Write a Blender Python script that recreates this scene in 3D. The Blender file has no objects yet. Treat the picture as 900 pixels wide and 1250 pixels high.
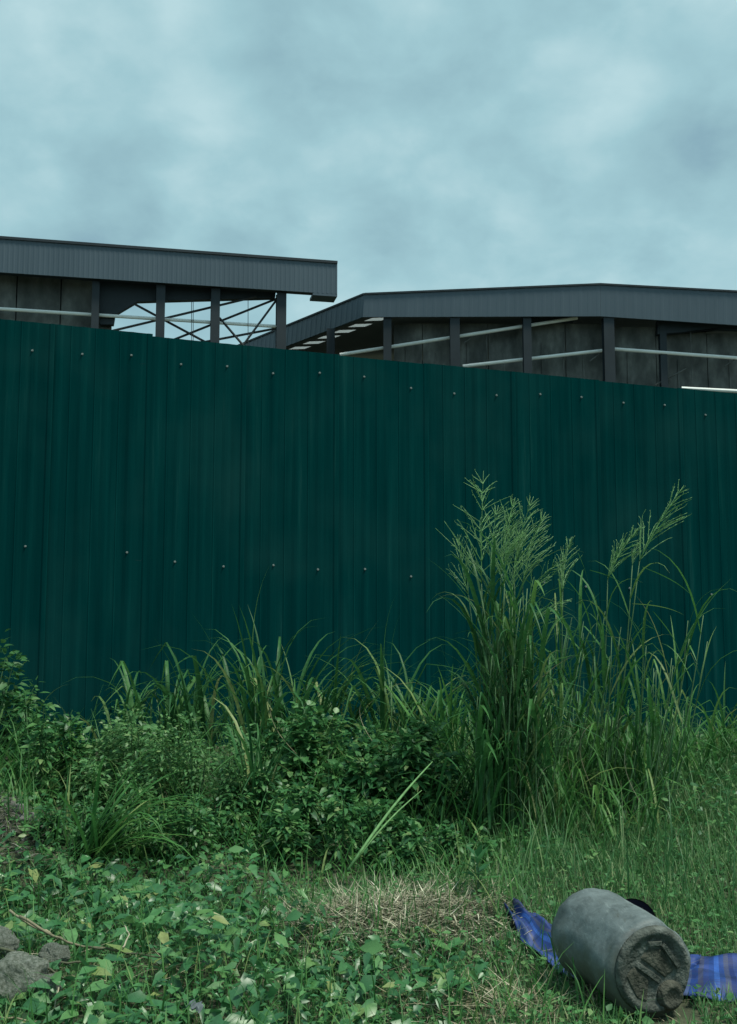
import bpy, math, random
import numpy as np
from mathutils import Matrix, Vector, Quaternion
random.seed(7)
RNG = np.random.default_rng(11)
SC = bpy.context.scene
COL = SC.collection
R = math.radians
# ------------------------------------------------------------------ camera
FPX = 1300.0
EYE = 1.5
PITCH = math.atan(145.0 / FPX)
cam_d = bpy.data.cameras.new('camera')
cam = bpy.data.objects.new('camera', cam_d)
COL.objects.link(cam)
cam.location = (0, 0, EYE)
cam.rotation_euler = (math.pi / 2 + PITCH, 0, 0)
cam_d.sensor_fit = 'VERTICAL'
cam_d.sensor_height = 24
cam_d.lens = 24 * FPX / 1250.0
cam_d.clip_start = 0.05
cam_d.clip_end = 5000
SC.camera = cam
# ------------------------------------------------------------------ world, sun, exposure
SUN_EL, SUN_AZ = R(66), R(118)          # azimuth measured clockwise from +Y
W = bpy.data.worlds.new('World')
SC.world = W
W.use_nodes = True
nt = W.node_tree
nt.nodes.clear()


def nd(t, typ, **kw):
    n = t.nodes.new(typ)
    for k, v in kw.items():
        setattr(n, k, v)
    return n


out = nd(nt, 'ShaderNodeOutputWorld')
bg = nd(nt, 'ShaderNodeBackground')
bg.inputs['Strength'].default_value = 0.1
sky = nd(nt, 'ShaderNodeTexSky', sky_type='NISHITA')
sky.sun_disc = False
sky.sun_elevation = SUN_EL
sky.sun_rotation = SUN_AZ
tc = nd(nt, 'ShaderNodeTexCoord')
sep = nd(nt, 'ShaderNodeSeparateXYZ')
nt.links.new(tc.outputs['Generated'], sep.inputs[0])
zz = nd(nt, 'ShaderNodeMath', operation='ABSOLUTE')
nt.links.new(sep.outputs['Z'], zz.inputs[0])
za = nd(nt, 'ShaderNodeMath', operation='ADD')
nt.links.new(zz.outputs[0], za.inputs[0])
za.inputs[1].default_value = 0.55
dv = nd(nt, 'ShaderNodeVectorMath', operation='DIVIDE')
cmb = nd(nt, 'ShaderNodeCombineXYZ')
for i in range(3):
    nt.links.new(za.outputs[0], cmb.inputs[i])
nt.links.new(tc.outputs['Generated'], dv.inputs[0])
nt.links.new(cmb.outputs[0], dv.inputs[1])
# soft large cloud masses, broken by finer billows
n1 = nd(nt, 'ShaderNodeTexNoise')
n1.inputs['Scale'].default_value = 5.2
n1.inputs['Detail'].default_value = 6
n1.inputs['Roughness'].default_value = 0.5
n1.inputs['Distortion'].default_value = 0.12
mp1 = nd(nt, 'ShaderNodeMapping')
mp1.inputs['Location'].default_value = (3.1, 1.7, 0.4)
nt.links.new(dv.outputs[0], mp1.inputs[0])
nt.links.new(mp1.outputs[0], n1.inputs['Vector'])
n2 = nd(nt, 'ShaderNodeTexNoise')
n2.inputs['Scale'].default_value = 9.5
n2.inputs['Detail'].default_value = 6
n2.inputs['Roughness'].default_value = 0.5
n2.inputs['Distortion'].default_value = 0.15
mp2 = nd(nt, 'ShaderNodeMapping')
mp2.inputs['Location'].default_value = (7.3, 2.2, 5.1)
nt.links.new(dv.outputs[0], mp2.inputs[0])
nt.links.new(mp2.outputs[0], n2.inputs['Vector'])
mixn = nd(nt, 'ShaderNodeMix')
mixn.data_type = 'FLOAT'
mixn.inputs['Factor'].default_value = 0.5
nt.links.new(n1.outputs['Fac'], mixn.inputs['A'])
nt.links.new(n2.outputs['Fac'], mixn.inputs['B'])
# rounded billows
vo = nd(nt, 'ShaderNodeTexVoronoi', feature='SMOOTH_F1')
vo.inputs['Scale'].default_value = 5.5
vo.inputs['Smoothness'].default_value = 0.9
vo.inputs['Detail'].default_value = 1.5
vo.inputs['Roughness'].default_value = 0.55
wrp = nd(nt, 'ShaderNodeVectorMath', operation='MULTIPLY_ADD')
nt.links.new(n2.outputs['Color'], wrp.inputs[0])
wrp.inputs[1].default_value = (0.16, 0.16, 0.16)
nt.links.new(mp1.outputs[0], wrp.inputs[2])
nt.links.new(wrp.outputs[0], vo.inputs['Vector'])
bil = nd(nt, 'ShaderNodeMath', operation='MULTIPLY_ADD')
nt.links.new(vo.outputs['Distance'], bil.inputs[0])
bil.inputs[1].default_value = -0.2
bil.inputs[2].default_value = 0.17
sm_ = nd(nt, 'ShaderNodeMath', operation='ADD')
nt.links.new(mixn.outputs['Result'], sm_.inputs[0])
nt.links.new(bil.outputs[0], sm_.inputs[1])
cr = nd(nt, 'ShaderNodeValToRGB')
els = cr.color_ramp.elements
els[0].position = 0.33
els[0].color = (1.85, 3.15, 3.75, 1)
els[1].position = 0.66
els[1].color = (3.8, 5.5, 5.8, 1)
e = els.new(0.42)
e.color = (2.3, 3.85, 4.3, 1)
e = els.new(0.53)
e.color = (2.8, 4.6, 5.0, 1)
nt.links.new(sm_.outputs[0], cr.inputs['Fac'])
mixc = nd(nt, 'ShaderNodeMix')
mixc.data_type = 'RGBA'
mixc.inputs['Factor'].default_value = 0.93
nt.links.new(sky.outputs[0], mixc.inputs['A'])
nt.links.new(cr.outputs[0], mixc.inputs['B'])
nt.links.new(mixc.outputs['Result'], bg.inputs['Color'])
nt.links.new(bg.outputs[0], out.inputs[0])

sun_d = bpy.data.lights.new('sun', 'SUN')
sun_d.energy = 3.0
sun_d.angle = R(12)
sun_d.color = (1.0, 1.0, 0.86)
sun = bpy.data.objects.new('sun', sun_d)
COL.objects.link(sun)
sdir = Vector((math.sin(SUN_AZ) * math.cos(SUN_EL), math.cos(SUN_AZ) * math.cos(SUN_EL), math.sin(SUN_EL)))
sun.rotation_euler = sdir.to_track_quat('Z', 'Y').to_euler()
sun.location = (0, 0, 30)
SC.view_settings.view_transform = 'Standard'
SC.view_settings.look = 'None'
SC.view_settings.exposure = 0.4
SC.view_settings.gamma = 1.0
SC.cycles.max_bounces = 6
SC.cycles.transparent_max_bounces = 4


# ------------------------------------------------------------------ helpers
def ray(px, py):
    u, v = (px - 450) / FPX, (625 - py) / FPX
    c, s = math.cos(PITCH), math.sin(PITCH)
    return Vector((u, c - v * s, s + v * c))


def P(px, py, Y):
    d = ray(px, py)
    return Vector((0, 0, EYE)) + d * (Y / d.y)


def tag(o, label=None, cat=None, group=None, kind=None):
    if label:
        o['label'] = label
    if cat:
        o['category'] = cat
    if group:
        o['group'] = group
    if kind:
        o['kind'] = kind
    return o


def empty(name, loc, label, cat, group=None):
    o = bpy.data.objects.new(name, None)
    o.empty_display_size = 0.2
    COL.objects.link(o)
    o.location = loc
    return tag(o, label, cat, group)


def make_mesh(name, V, faces, mat=None, smooth=False, var=None):
    """V (n,3); faces: list of int arrays (k,3) or (k,4) or lists of index lists."""
    V = np.asarray(V, dtype=np.float32)
    loops, starts, tot, n = [], [], [], 0
    for F in faces:
        F = np.asarray(F, dtype=np.int32)
        if F.size == 0:
            continue
        k, m = F.shape
        loops.append(F.ravel())
        starts.append(n + np.arange(k, dtype=np.int32) * m)
        n += k * m
    loops = np.concatenate(loops)
    starts = np.concatenate(starts)
    me = bpy.data.meshes.new(name)
    me.vertices.add(len(V))
    me.vertices.foreach_set('co', V.ravel())
    me.loops.add(len(loops))
    me.loops.foreach_set('vertex_index', loops)
    me.polygons.add(len(starts))
    me.polygons.foreach_set('loop_start', starts)
    me.polygons.foreach_set('use_smooth', np.full(len(starts), bool(smooth)))
    if var is not None:
        a = me.attributes.new('var', 'FLOAT', 'POINT')
        a.data.foreach_set('value', np.asarray(var, dtype=np.float32))
    me.update(calc_edges=True)
    if mat:
        me.materials.append(mat)
    return me


def link(name, me, parent=None, M=None):
    o = bpy.data.objects.new(name, me)
    COL.objects.link(o)
    if parent is not None:
        o.parent = parent
    if M is not None:
        o.matrix_local = M
    return o


class MB:
    """collects simple solids into one mesh"""
    def __init__(s):
        s.v, s.f3, s.f4, s.n = [], [], [], 0

    def add(s, V, tri=(), quad=()):
        V = np.asarray(V, dtype=float).reshape(-1, 3)
        if len(tri):
            s.f3.append(np.asarray(tri, dtype=int) + s.n)
        if len(quad):
            s.f4.append(np.asarray(quad, dtype=int) + s.n)
        s.v.append(V)
        s.n += len(V)

    def hexa(s, c):      # 8 corners: bottom 4 ccw, top 4 ccw
        s.add(c, quad=[(3, 2, 1, 0), (4, 5, 6, 7), (0, 1, 5, 4), (1, 2, 6, 5), (2, 3, 7, 6), (3, 0, 4, 7)])

    def box(s, lo, hi):
        x0, y0, z0 = lo
        x1, y1, z1 = hi
        s.hexa([(x0, y0, z0), (x1, y0, z0), (x1, y1, z0), (x0, y1, z0), (x0, y0, z1), (x1, y0, z1), (x1, y1, z1), (x0, y1, z1)])

    def tube(s, pts, rad, seg=6, caps=True):
        pts = [Vector(p) for p in pts]
        n = len(pts)
        if not hasattr(rad, '__len__'):
            rad = [rad] * n
        prev = None
        V = []
        for i, p in enumerate(pts):
            t = (pts[min(i + 1, n - 1)] - pts[max(i - 1, 0)]).normalized()
            if prev is None:
                a = Vector((0, 0, 1)) if abs(t.z) < 0.9 else Vector((1, 0, 0))
                x = t.cross(a).normalized()
            else:
                x = (prev - t * prev.dot(t)).normalized()
            prev = x
            y = t.cross(x)
            for k in range(seg):
                a = 2 * math.pi * k / seg
                V.append(p + (x * math.cos(a) + y * math.sin(a)) * rad[i])
        q = []
        for i in range(n - 1):
            for k in range(seg):
                k2 = (k + 1) % seg
                q.append((i * seg + k, i * seg + k2, (i + 1) * seg + k2, (i + 1) * seg + k))
        V += [pts[0], pts[-1]]
        t3 = []
        if caps:
            for k in range(seg):
                k2 = (k + 1) % seg
                t3.append((n * seg, k2, k))
                t3.append((n * seg + 1, (n - 1) * seg + k, (n - 1) * seg + k2))
        s.add([tuple(v) for v in V], t3, q)

    def prism(s, poly, dvec):
        """poly: list of 3D points, extruded by dvec"""
        n = len(poly)
        d = Vector(dvec)
        A = [Vector(p) for p in poly]
        c0 = sum(A, Vector()) / n
        V = [tuple(p) for p in A] + [tuple(p + d) for p in A] + [tuple(c0), tuple(c0 + d)]
        q = [(i, (i + 1) % n, n + (i + 1) % n, n + i) for i in range(n)]
        t = [(2 * n, (i + 1) % n, i) for i in range(n)] + [(2 * n + 1, n + i, n + (i + 1) % n) for i in range(n)]
        s.add(V, t, q)

    def mesh(s, name, mat, smooth=False, off=None):
        V = np.concatenate(s.v)
        if off is not None:
            V = V - np.asarray(off, dtype=float)
        fs = []
        if s.f3:
            fs.append(np.concatenate(s.f3))
        if s.f4:
            fs.append(np.concatenate(s.f4))
        return make_mesh(name, V, fs, mat, smooth)

    def build(s, name, mat, parent=None, smooth=False):
        off = tuple(parent.location) if parent is not None else None
        return link(name, s.mesh(name, mat, smooth, off), parent)


# ------------------------------------------------------------------ materials
def new_mat(name):
    m = bpy.data.materials.new(name)
    m.use_nodes = True
    t = m.node_tree
    b = t.nodes['Principled BSDF']
    return m, t, b


def ramp(t, stops):
    r = nd(t, 'ShaderNodeValToRGB')
    els = r.color_ramp.elements
    els[0].position, els[0].color = stops[0][0], (*stops[0][1], 1)
    els[1].position, els[1].color = stops[-1][0], (*stops[-1][1], 1)
    for p, c in stops[1:-1]:
        e = els.new(p)
        e.color = (*c, 1)
    return r


def leaf_mat(name, cols, rough=0.42, trans=0.25, spec=0.5):
    m, t, b = new_mat(name)
    at = nd(t, 'ShaderNodeAttribute', attribute_name='var')
    oi = nd(t, 'ShaderNodeObjectInfo')
    ad = nd(t, 'ShaderNodeMath', operation='ADD')
    t.links.new(at.outputs['Fac'], ad.inputs[0])
    t.links.new(oi.outputs['Random'], ad.inputs[1])
    fr = nd(t, 'ShaderNodeMath', operation='FRACT')
    t.links.new(ad.outputs[0], fr.inputs[0])
    if trans > .2:
        cols = [(p_, (c_[0] * .94, c_[1] * 1.1, c_[2] * .84)) for p_, c_ in cols]
    r = ramp(t, cols)
    t.links.new(fr.outputs[0], r.inputs[0])
    # blotchy grain on the blade
    g = nd(t, 'ShaderNodeTexCoord')
    no = nd(t, 'ShaderNodeTexNoise')
    no.inputs['Scale'].default_value = 40
    no.inputs['Detail'].default_value = 3
    t.links.new(g.outputs['Object'], no.inputs['Vector'])
    mr = nd(t, 'ShaderNodeMapRange')
    mr.inputs['From Min'].default_value = 0.3
    mr.inputs['From Max'].default_value = 0.7
    mr.inputs['To Min'].default_value = 0.75
    mr.inputs['To Max'].default_value = 1.2
    t.links.new(no.outputs['Fac'], mr.inputs['Value'])
    mu = nd(t, 'ShaderNodeVectorMath', operation='SCALE')
    t.links.new(r.outputs[0], mu.inputs[0])
    t.links.new(mr.outputs[0], mu.inputs['Scale'])
    t.links.new(mu.outputs[0], b.inputs['Base Color'])
    b.inputs['Roughness'].default_value = rough
    b.inputs['Specular IOR Level'].default_value = spec
    tr = nd(t, 'ShaderNodeBsdfTranslucent')
    t.links.new(mu.outputs[0], tr.inputs['Color'])
    mx = nd(t, 'ShaderNodeMixShader')
    mx.inputs[0].default_value = trans
    t.links.new(b.outputs[0], mx.inputs[1])
    t.links.new(tr.outputs[0], mx.inputs[2])
    t.links.new(mx.outputs[0], t.nodes['Material Output'].inputs['Surface'])
    return m


def noise_mat(name, stops, scale=5, detail=6, rough=0.8, bump=0.0, bscale=None, metal=0.0, coord='Object', stretch=None, spec=0.4):
    m, t, b = new_mat(name)
    g = nd(t, 'ShaderNodeTexCoord')
    src = g.outputs[coord]
    if stretch:
        mp = nd(t, 'ShaderNodeMapping')
        mp.inputs['Scale'].default_value = stretch
        t.links.new(src, mp.inputs[0])
        src = mp.outputs[0]
    no = nd(t, 'ShaderNodeTexNoise')
    no.inputs['Scale'].default_value = scale
    no.inputs['Detail'].default_value = detail
    no.inputs['Roughness'].default_value = 0.6
    t.links.new(src, no.inputs['Vector'])
    r = ramp(t, stops)
    t.links.new(no.outputs['Fac'], r.inputs[0])
    t.links.new(r.outputs[0], b.inputs['Base Color'])
    b.inputs['Roughness'].default_value = rough
    b.inputs['Metallic'].default_value = metal
    b.inputs['Specular IOR Level'].default_value = spec
    if bump:
        n3 = nd(t, 'ShaderNodeTexNoise')
        n3.inputs['Scale'].default_value = bscale or scale * 6
        n3.inputs['Detail'].default_value = 6
        t.links.new(g.outputs[coord], n3.inputs['Vector'])
        bu = nd(t, 'ShaderNodeBump')
        bu.inputs['Strength'].default_value = bump
        bu.inputs['Distance'].default_value = 0.02
        t.links.new(n3.outputs['Fac'], bu.inputs['Height'])
        t.links.new(bu.outputs[0], b.inputs['Normal'])
    return m


M_soil = noise_mat('soil', [(0.3, (.03, .038, .022)), (0.5, (.055, .065, .038)), (0.7, (.11, .115, .07))], 3.5, 10, 0.95, 0.8, 30)
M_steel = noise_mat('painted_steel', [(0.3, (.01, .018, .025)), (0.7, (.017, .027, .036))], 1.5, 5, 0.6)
M_fascia = noise_mat('fascia_sheet', [(0.25, (.052, .08, .105)), (0.55, (.064, .094, .122)), (0.8, (.076, .108, .135))], 0.6, 8, 0.5, stretch=(1.5, 1.5, 0.25))
M_roof = noise_mat('roof_sheet', [(0.3, (.1, .11, .12)), (0.7, (.14, .15, .16))], 0.7, 4, 0.5)
M_wall = noise_mat('wall_board', [(0.3, (.045, .05, .05)), (0.46, (.09, .097, .096)), (0.58, (.14, .148, .145)), (0.72, (.24, .25, .245))], 1.3, 12, 0.9, stretch=(1, 1, 0.5))
M_pipe = noise_mat('white_pipe', [(0.3, (.78, .79, .78)), (0.7, (.88, .88, .87))], 3, 4, 0.45)
M_rod = noise_mat('brace_rod', [(0.3, (.03, .035, .04)), (0.7, (.05, .055, .06))], 3, 3, 0.6)
M_screw = noise_mat('zinc_screw', [(0.3, (.13, .16, .16)), (0.7, (.24, .27, .26))], 20, 2, 0.4)
M_rock = noise_mat('grey_rock', [(0.3, (.1, .13, .09)), (0.45, (.2, .225, .18)), (0.6, (.33, .35, .3)), (0.75, (.46, .47, .43))], 9, 12, 0.95, 1.0, 45)
M_rubble = noise_mat('rubble', [(0.25, (.16, .15, .14)), (0.5, (.28, .27, .26)), (0.75, (.45, .44, .43))], 9, 8, 0.9, 0.8, 40)
M_black = noise_mat('black_plastic', [(0.3, (.006, .006, .007)), (0.7, (.014, .014, .016))], 12, 4, 0.35)
M_scrap = noise_mat('plastic_scrap', [(0.3, (.09, .11, .125)), (0.7, (.2, .23, .25))], 14, 4, 0.5)
M_stem = noise_mat('brown_stem', [(0.3, (.05, .06, .035)), (0.7, (.12, .125, .075))], 18, 4, 0.8)
M_gstem = noise_mat('green_stem', [(0.3, (.05, .115, .045)), (0.7, (.09, .18, .075))], 18, 4, 0.6)
M_poly = None


def skylight_mat():
    m, t, b = new_mat('polycarbonate')
    b.inputs['Base Color'].default_value = (.8, .82, .82, 1)
    b.inputs['Roughness'].default_value = 0.3
    tr = nd(t, 'ShaderNodeBsdfTranslucent')
    tr.inputs['Color'].default_value = (.5, .53, .54, 1)
    mx = nd(t, 'ShaderNodeMixShader')
    mx.inputs[0].default_value = 0.8
    t.links.new(b.outputs[0], mx.inputs[1])
    t.links.new(tr.outputs[0], mx.inputs[2])
    t.links.new(mx.outputs[0], t.nodes['Material Output'].inputs['Surface'])
    return m


M_poly = skylight_mat()


def fence_mat():
    m, t, b = new_mat('green_coated_sheet')
    g = nd(t, 'ShaderNodeTexCoord')
    mp = nd(t, 'ShaderNodeMapping')
    mp.inputs['Scale'].default_value = (9, 9, 0.35)
    oi = nd(t, 'ShaderNodeObjectInfo')
    av = nd(t, 'ShaderNodeVectorMath', operation='ADD')
    sc = nd(t, 'ShaderNodeVectorMath', operation='SCALE')
    cb = nd(t, 'ShaderNodeCombineXYZ')
    t.links.new(oi.outputs['Random'], cb.inputs[0])
    t.links.new(oi.outputs['Random'], cb.inputs[1])
    t.links.new(cb.outputs[0], sc.inputs[0])
    sc.inputs['Scale'].default_value = 37
    t.links.new(g.outputs['Object'], av.inputs[0])
    t.links.new(sc.outputs[0], av.inputs[1])
    t.links.new(av.outputs[0], mp.inputs[0])
    n = nd(t, 'ShaderNodeTexNoise')
    n.inputs['Scale'].default_value = 1.6
    n.inputs['Detail'].default_value = 9
    n.inputs['Roughness'].default_value = 0.65
    t.links.new(mp.outputs[0], n.inputs['Vector'])
    r = ramp(t, [(0.26, (.0005, .028, .0295)), (0.48, (.001, .037, .0385)), (0.62, (.002, .045, .0455)), (0.78, (.013, .068, .066))])
    t.links.new(n.outputs['Fac'], r.inputs[0])
    # each sheet a touch lighter or darker
    mr = nd(t, 'ShaderNodeMapRange')
    mr.inputs['To Min'].default_value = 0.93
    mr.inputs['To Max'].default_value = 1.05
    t.links.new(oi.outputs['Random'], mr.inputs['Value'])
    mu = nd(t, 'ShaderNodeVectorMath', operation='SCALE')
    t.links.new(r.outputs[0], mu.inputs[0])
    t.links.new(mr.outputs[0], mu.inputs['Scale'])
    # faint dust
    n2 = nd(t, 'ShaderNodeTexNoise')
    n2.inputs['Scale'].default_value = 1.1
    n2.inputs['Detail'].default_value = 8
    t.links.new(av.outputs[0], n2.inputs['Vector'])
    r2 = ramp(t, [(0.48, (0, 0, 0)), (0.75, (.5, .5, .5))])
    t.links.new(n2.outputs['Fac'], r2.inputs[0])
    mx = nd(t, 'ShaderNodeMix')
    mx.data_type = 'RGBA'
    t.links.new(r2.outputs[0], mx.inputs['Factor'])
    t.links.new(mu.outputs[0], mx.inputs['A'])
    mx.inputs['B'].default_value = (.013, .06, .059, 1)
    t.links.new(mx.outputs['Result'], b.inputs['Base Color'])
    b.inputs['Roughness'].default_value = 0.6
    b.inputs['Specular IOR Level'].default_value = 0.0
    return m


M_fence = fence_mat()


def drum_mat():
    m, t, b = new_mat('grey_drum_plastic')
    g = nd(t, 'ShaderNodeTexCoord')
    n = nd(t, 'ShaderNodeTexNoise')
    n.inputs['Scale'].default_value = 7
    n.inputs['Detail'].default_value = 10
    n.inputs['Roughness'].default_value = 0.7
    t.links.new(g.outputs['Object'], n.inputs['Vector'])
    r = ramp(t, [(0.3, (.042, .056, .058)), (0.43, (.092, .115, .118)), (0.58, (.14, .172, .178)), (0.72, (.2, .235, .24)), (.8, (.33, .355, .35))])
    t.links.new(n.outputs['Fac'], r.inputs[0])
    mps = nd(t, 'ShaderNodeMapping')
    mps.inputs['Rotation'].default_value = (0, 0, R(20))
    mps.inputs['Scale'].default_value = (30, 5, 30)
    t.links.new(g.outputs['Object'], mps.inputs[0])
    ns = nd(t, 'ShaderNodeTexNoise')
    ns.inputs['Scale'].default_value = 1.5
    ns.inputs['Detail'].default_value = 8
    ns.inputs['Roughness'].default_value = 0.7
    t.links.new(mps.outputs[0], ns.inputs['Vector'])
    rs = ramp(t, [(0.56, (0, 0, 0)), (0.72, (.6, .6, .6))])
    t.links.new(ns.outputs['Fac'], rs.inputs[0])
    mxs = nd(t, 'ShaderNodeMix')
    mxs.data_type = 'RGBA'
    t.links.new(rs.outputs[0], mxs.inputs['Factor'])
    t.links.new(r.outputs[0], mxs.inputs['A'])
    mxs.inputs['B'].default_value = (.25, .29, .29, 1)
    rs2 = ramp(t, [(0.28, (.75, .75, .75)), (0.44, (0, 0, 0))])
    t.links.new(ns.outputs['Fac'], rs2.inputs[0])
    mxd = nd(t, 'ShaderNodeMix')
    mxd.data_type = 'RGBA'
    t.links.new(rs2.outputs[0], mxd.inputs['Factor'])
    t.links.new(mxs.outputs['Result'], mxd.inputs['A'])
    mxd.inputs['B'].default_value = (.05, .055, .045, 1)
    # mud stains plus occlusion shade painted dark up the drum's low side, noisy edge
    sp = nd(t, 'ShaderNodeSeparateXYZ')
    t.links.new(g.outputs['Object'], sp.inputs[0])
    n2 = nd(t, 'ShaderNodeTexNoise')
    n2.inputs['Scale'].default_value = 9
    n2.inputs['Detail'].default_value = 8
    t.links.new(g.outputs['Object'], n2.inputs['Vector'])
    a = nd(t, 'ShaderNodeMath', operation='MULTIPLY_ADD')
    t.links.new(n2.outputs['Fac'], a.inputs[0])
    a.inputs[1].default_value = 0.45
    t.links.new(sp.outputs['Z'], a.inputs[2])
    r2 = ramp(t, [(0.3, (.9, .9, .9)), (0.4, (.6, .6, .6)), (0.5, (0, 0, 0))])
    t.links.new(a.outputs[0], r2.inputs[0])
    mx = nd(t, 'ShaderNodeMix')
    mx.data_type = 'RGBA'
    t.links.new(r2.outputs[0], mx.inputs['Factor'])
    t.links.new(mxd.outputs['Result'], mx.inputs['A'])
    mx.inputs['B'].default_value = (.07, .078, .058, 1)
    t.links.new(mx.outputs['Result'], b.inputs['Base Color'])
    b.inputs['Roughness'].default_value = 0.6
    bu = nd(t, 'ShaderNodeBump')
    bu.inputs['Strength'].default_value = 0.6
    bu.inputs['Distance'].default_value = 0.01
    t.links.new(n.outputs['Fac'], bu.inputs['Height'])
    t.links.new(bu.outputs[0], b.inputs['Normal'])
    return m


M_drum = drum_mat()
M_mud = noise_mat('mud_caked_plastic', [(0.3, (.028, .03, .022)), (0.5, (.06, .062, .048)), (0.7, (.115, .115, .09))], 14, 9, 0.9, 0.7, 60)
M_mud2 = noise_mat('mud_caked_rim', [(0.3, (.03, .036, .03)), (0.5, (.075, .085, .074)), (0.68, (.15, .165, .15))], 16, 9, 0.9, 0.7, 60)


def tarp_mat():
    m, t, b = new_mat('striped_woven_tarp')
    at = nd(t, 'ShaderNodeUVMap')
    sp = nd(t, 'ShaderNodeSeparateXYZ')
    t.links.new(at.outputs[0], sp.inputs[0])
    r = nd(t, 'ShaderNodeValToRGB')
    r.color_ramp.interpolation = 'CONSTANT'
    B = (.013, .05, .22)
    D = (.01, .026, .13)
    G = (.055, .066, .13)
    L = (.03, .11, .42)
    V = (.026, .054, .21)
    Wt = (.066, .1, .22)
    seq = [D, V, B, Wt, B, G, V, B, L, B, G, D, V, G, B, Wt]
    els = r.color_ramp.elements
    n = len(seq)
    els[0].position, els[0].color = 0, (*seq[0], 1)
    els[1].position, els[1].color = 1 / n, (*seq[1], 1)
    for i in range(2, n):
        e = els.new(i / n)
        e.color = (*seq[i], 1)
    fr = nd(t, 'ShaderNodeMath', operation='FRACT')
    mu = nd(t, 'ShaderNodeMath', operation='MULTIPLY')
    t.links.new(sp.outputs['X'], mu.inputs[0])
    mu.inputs[1].default_value = 4.2
    t.links.new(mu.outputs[0], fr.inputs[0])
    t.links.new(fr.outputs[0], r.inputs[0])
    wv = nd(t, 'ShaderNodeTexWave', wave_type='BANDS', bands_direction='Y')
    wv.inputs['Scale'].default_value = 14
    wv.inputs['Distortion'].default_value = 0.4
    t.links.new(at.outputs[0], wv.inputs['Vector'])
    no = nd(t, 'ShaderNodeTexNoise')
    no.inputs['Scale'].default_value = 9
    no.inputs['Detail'].default_value = 8
    t.links.new(at.outputs[0], no.inputs['Vector'])
    ad = nd(t, 'ShaderNodeMath', operation='MULTIPLY')
    t.links.new(wv.outputs['Fac'], ad.inputs[0])
    ad.inputs[1].default_value = 0.4
    mx = nd(t, 'ShaderNodeMix')
    mx.data_type = 'RGBA'
    t.links.new(ad.outputs[0], mx.inputs['Factor'])
    t.links.new(r.outputs[0], mx.inputs['A'])
    mx.inputs['B'].default_value = (.03, .035, .17, 1)
    mr = nd(t, 'ShaderNodeMapRange')
    mr.inputs['From Min'].default_value = 0.3
    mr.inputs['From Max'].default_value = 0.7
    mr.inputs['To Min'].default_value = 0.6
    mr.inputs['To Max'].default_value = 1.2
    t.links.new(no.outputs['Fac'], mr.inputs['Value'])
    sc = nd(t, 'ShaderNodeVectorMath', operation='SCALE')
    t.links.new(mx.outputs['Result'], sc.inputs[0])
    t.links.new(mr.outputs[0], sc.inputs['Scale'])
    t.links.new(sc.outputs[0], b.inputs['Base Color'])
    b.inputs['Roughness'].default_value = 0.45
    return m


M_tarp = tarp_mat()
L_bush = leaf_mat('bush_leaf', [(0, (.028, .1, .048)), (.35, (.052, .155, .066)), (.7, (.088, .21, .085)), (.93, (.15, .265, .115)), (1, (.22, .27, .14))], 0.42, 0.34, 0.42)
L_pale = leaf_mat('pale_leaf', [(0, (.06, .15, .07)), (.4, (.095, .205, .095)), (.8, (.14, .26, .12)), (1, (.24, .31, .17))], 0.45, 0.35, 0.4)
L_dark = leaf_mat('dark_leaf', [(0, (.028, .092, .045)), (.5, (.045, .13, .057)), (.9, (.068, .17, .07)), (1, (.085, .15, .08))], 0.5, 0.3, 0.28)
L_vine = leaf_mat('vine_leaf', [(0, (.035, .115, .06)), (.4, (.055, .165, .078)), (.75, (.085, .21, .09)), (.95, (.14, .26, .115)), (1, (.28, .28, .13))], 0.38, 0.32, 0.55)
L_blade = leaf_mat('grass_blade', [(0, (.028, .095, .042)), (.45, (.045, .135, .055)), (.8, (.07, .175, .065)), (.94, (.14, .21, .09)), (1, (.28, .29, .16))], 0.5, 0.32, 0.3)
L_fresh = leaf_mat('fresh_blade', [(0, (.045, .135, .05)), (.5, (.07, .185, .06)), (.85, (.105, .225, .075)), (1, (.24, .27, .13))], 0.5, 0.35, 0.3)
L_lawn = leaf_mat('lawn_blade', [(0, (.06, .15, .07)), (.45, (.09, .205, .09)), (.76, (.125, .24, .11)), (.9, (.2, .27, .15)), (1, (.4, .4, .27))], 0.45, 0.35, 0.4)
L_weed = leaf_mat('weed_leaf', [(0, (.05, .14, .07)), (.4, (.08, .2, .09)), (.8, (.12, .26, .115)), (1, (.22, .31, .16))], 0.48, 0.35, 0.35)
L_straw = leaf_mat('straw', [(0, (.16, .145, .09)), (.4, (.27, .24, .155)), (.8, (.4, .36, .25)), (1, (.55, .5, .38))], 0.7, 0.1, 0.3)
L_hay = leaf_mat('hay', [(0, (.15, .15, .1)), (.4, (.3, .285, .2)), (.8, (.48, .45, .33)), (1, (.66, .63, .5))], 0.7, 0.1, 0.3)
L_grey = leaf_mat('grey_litter', [(0, (.1, .1, .085)), (.5, (.2, .195, .17)), (1, (.36, .35, .32))], 0.8, 0.05, 0.2)
L_pan = leaf_mat('panicle', [(0, (.24, .4, .21)), (.5, (.29, .46, .25)), (1, (.38, .52, .33))], 0.5, 0.35, 0.3)


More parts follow.
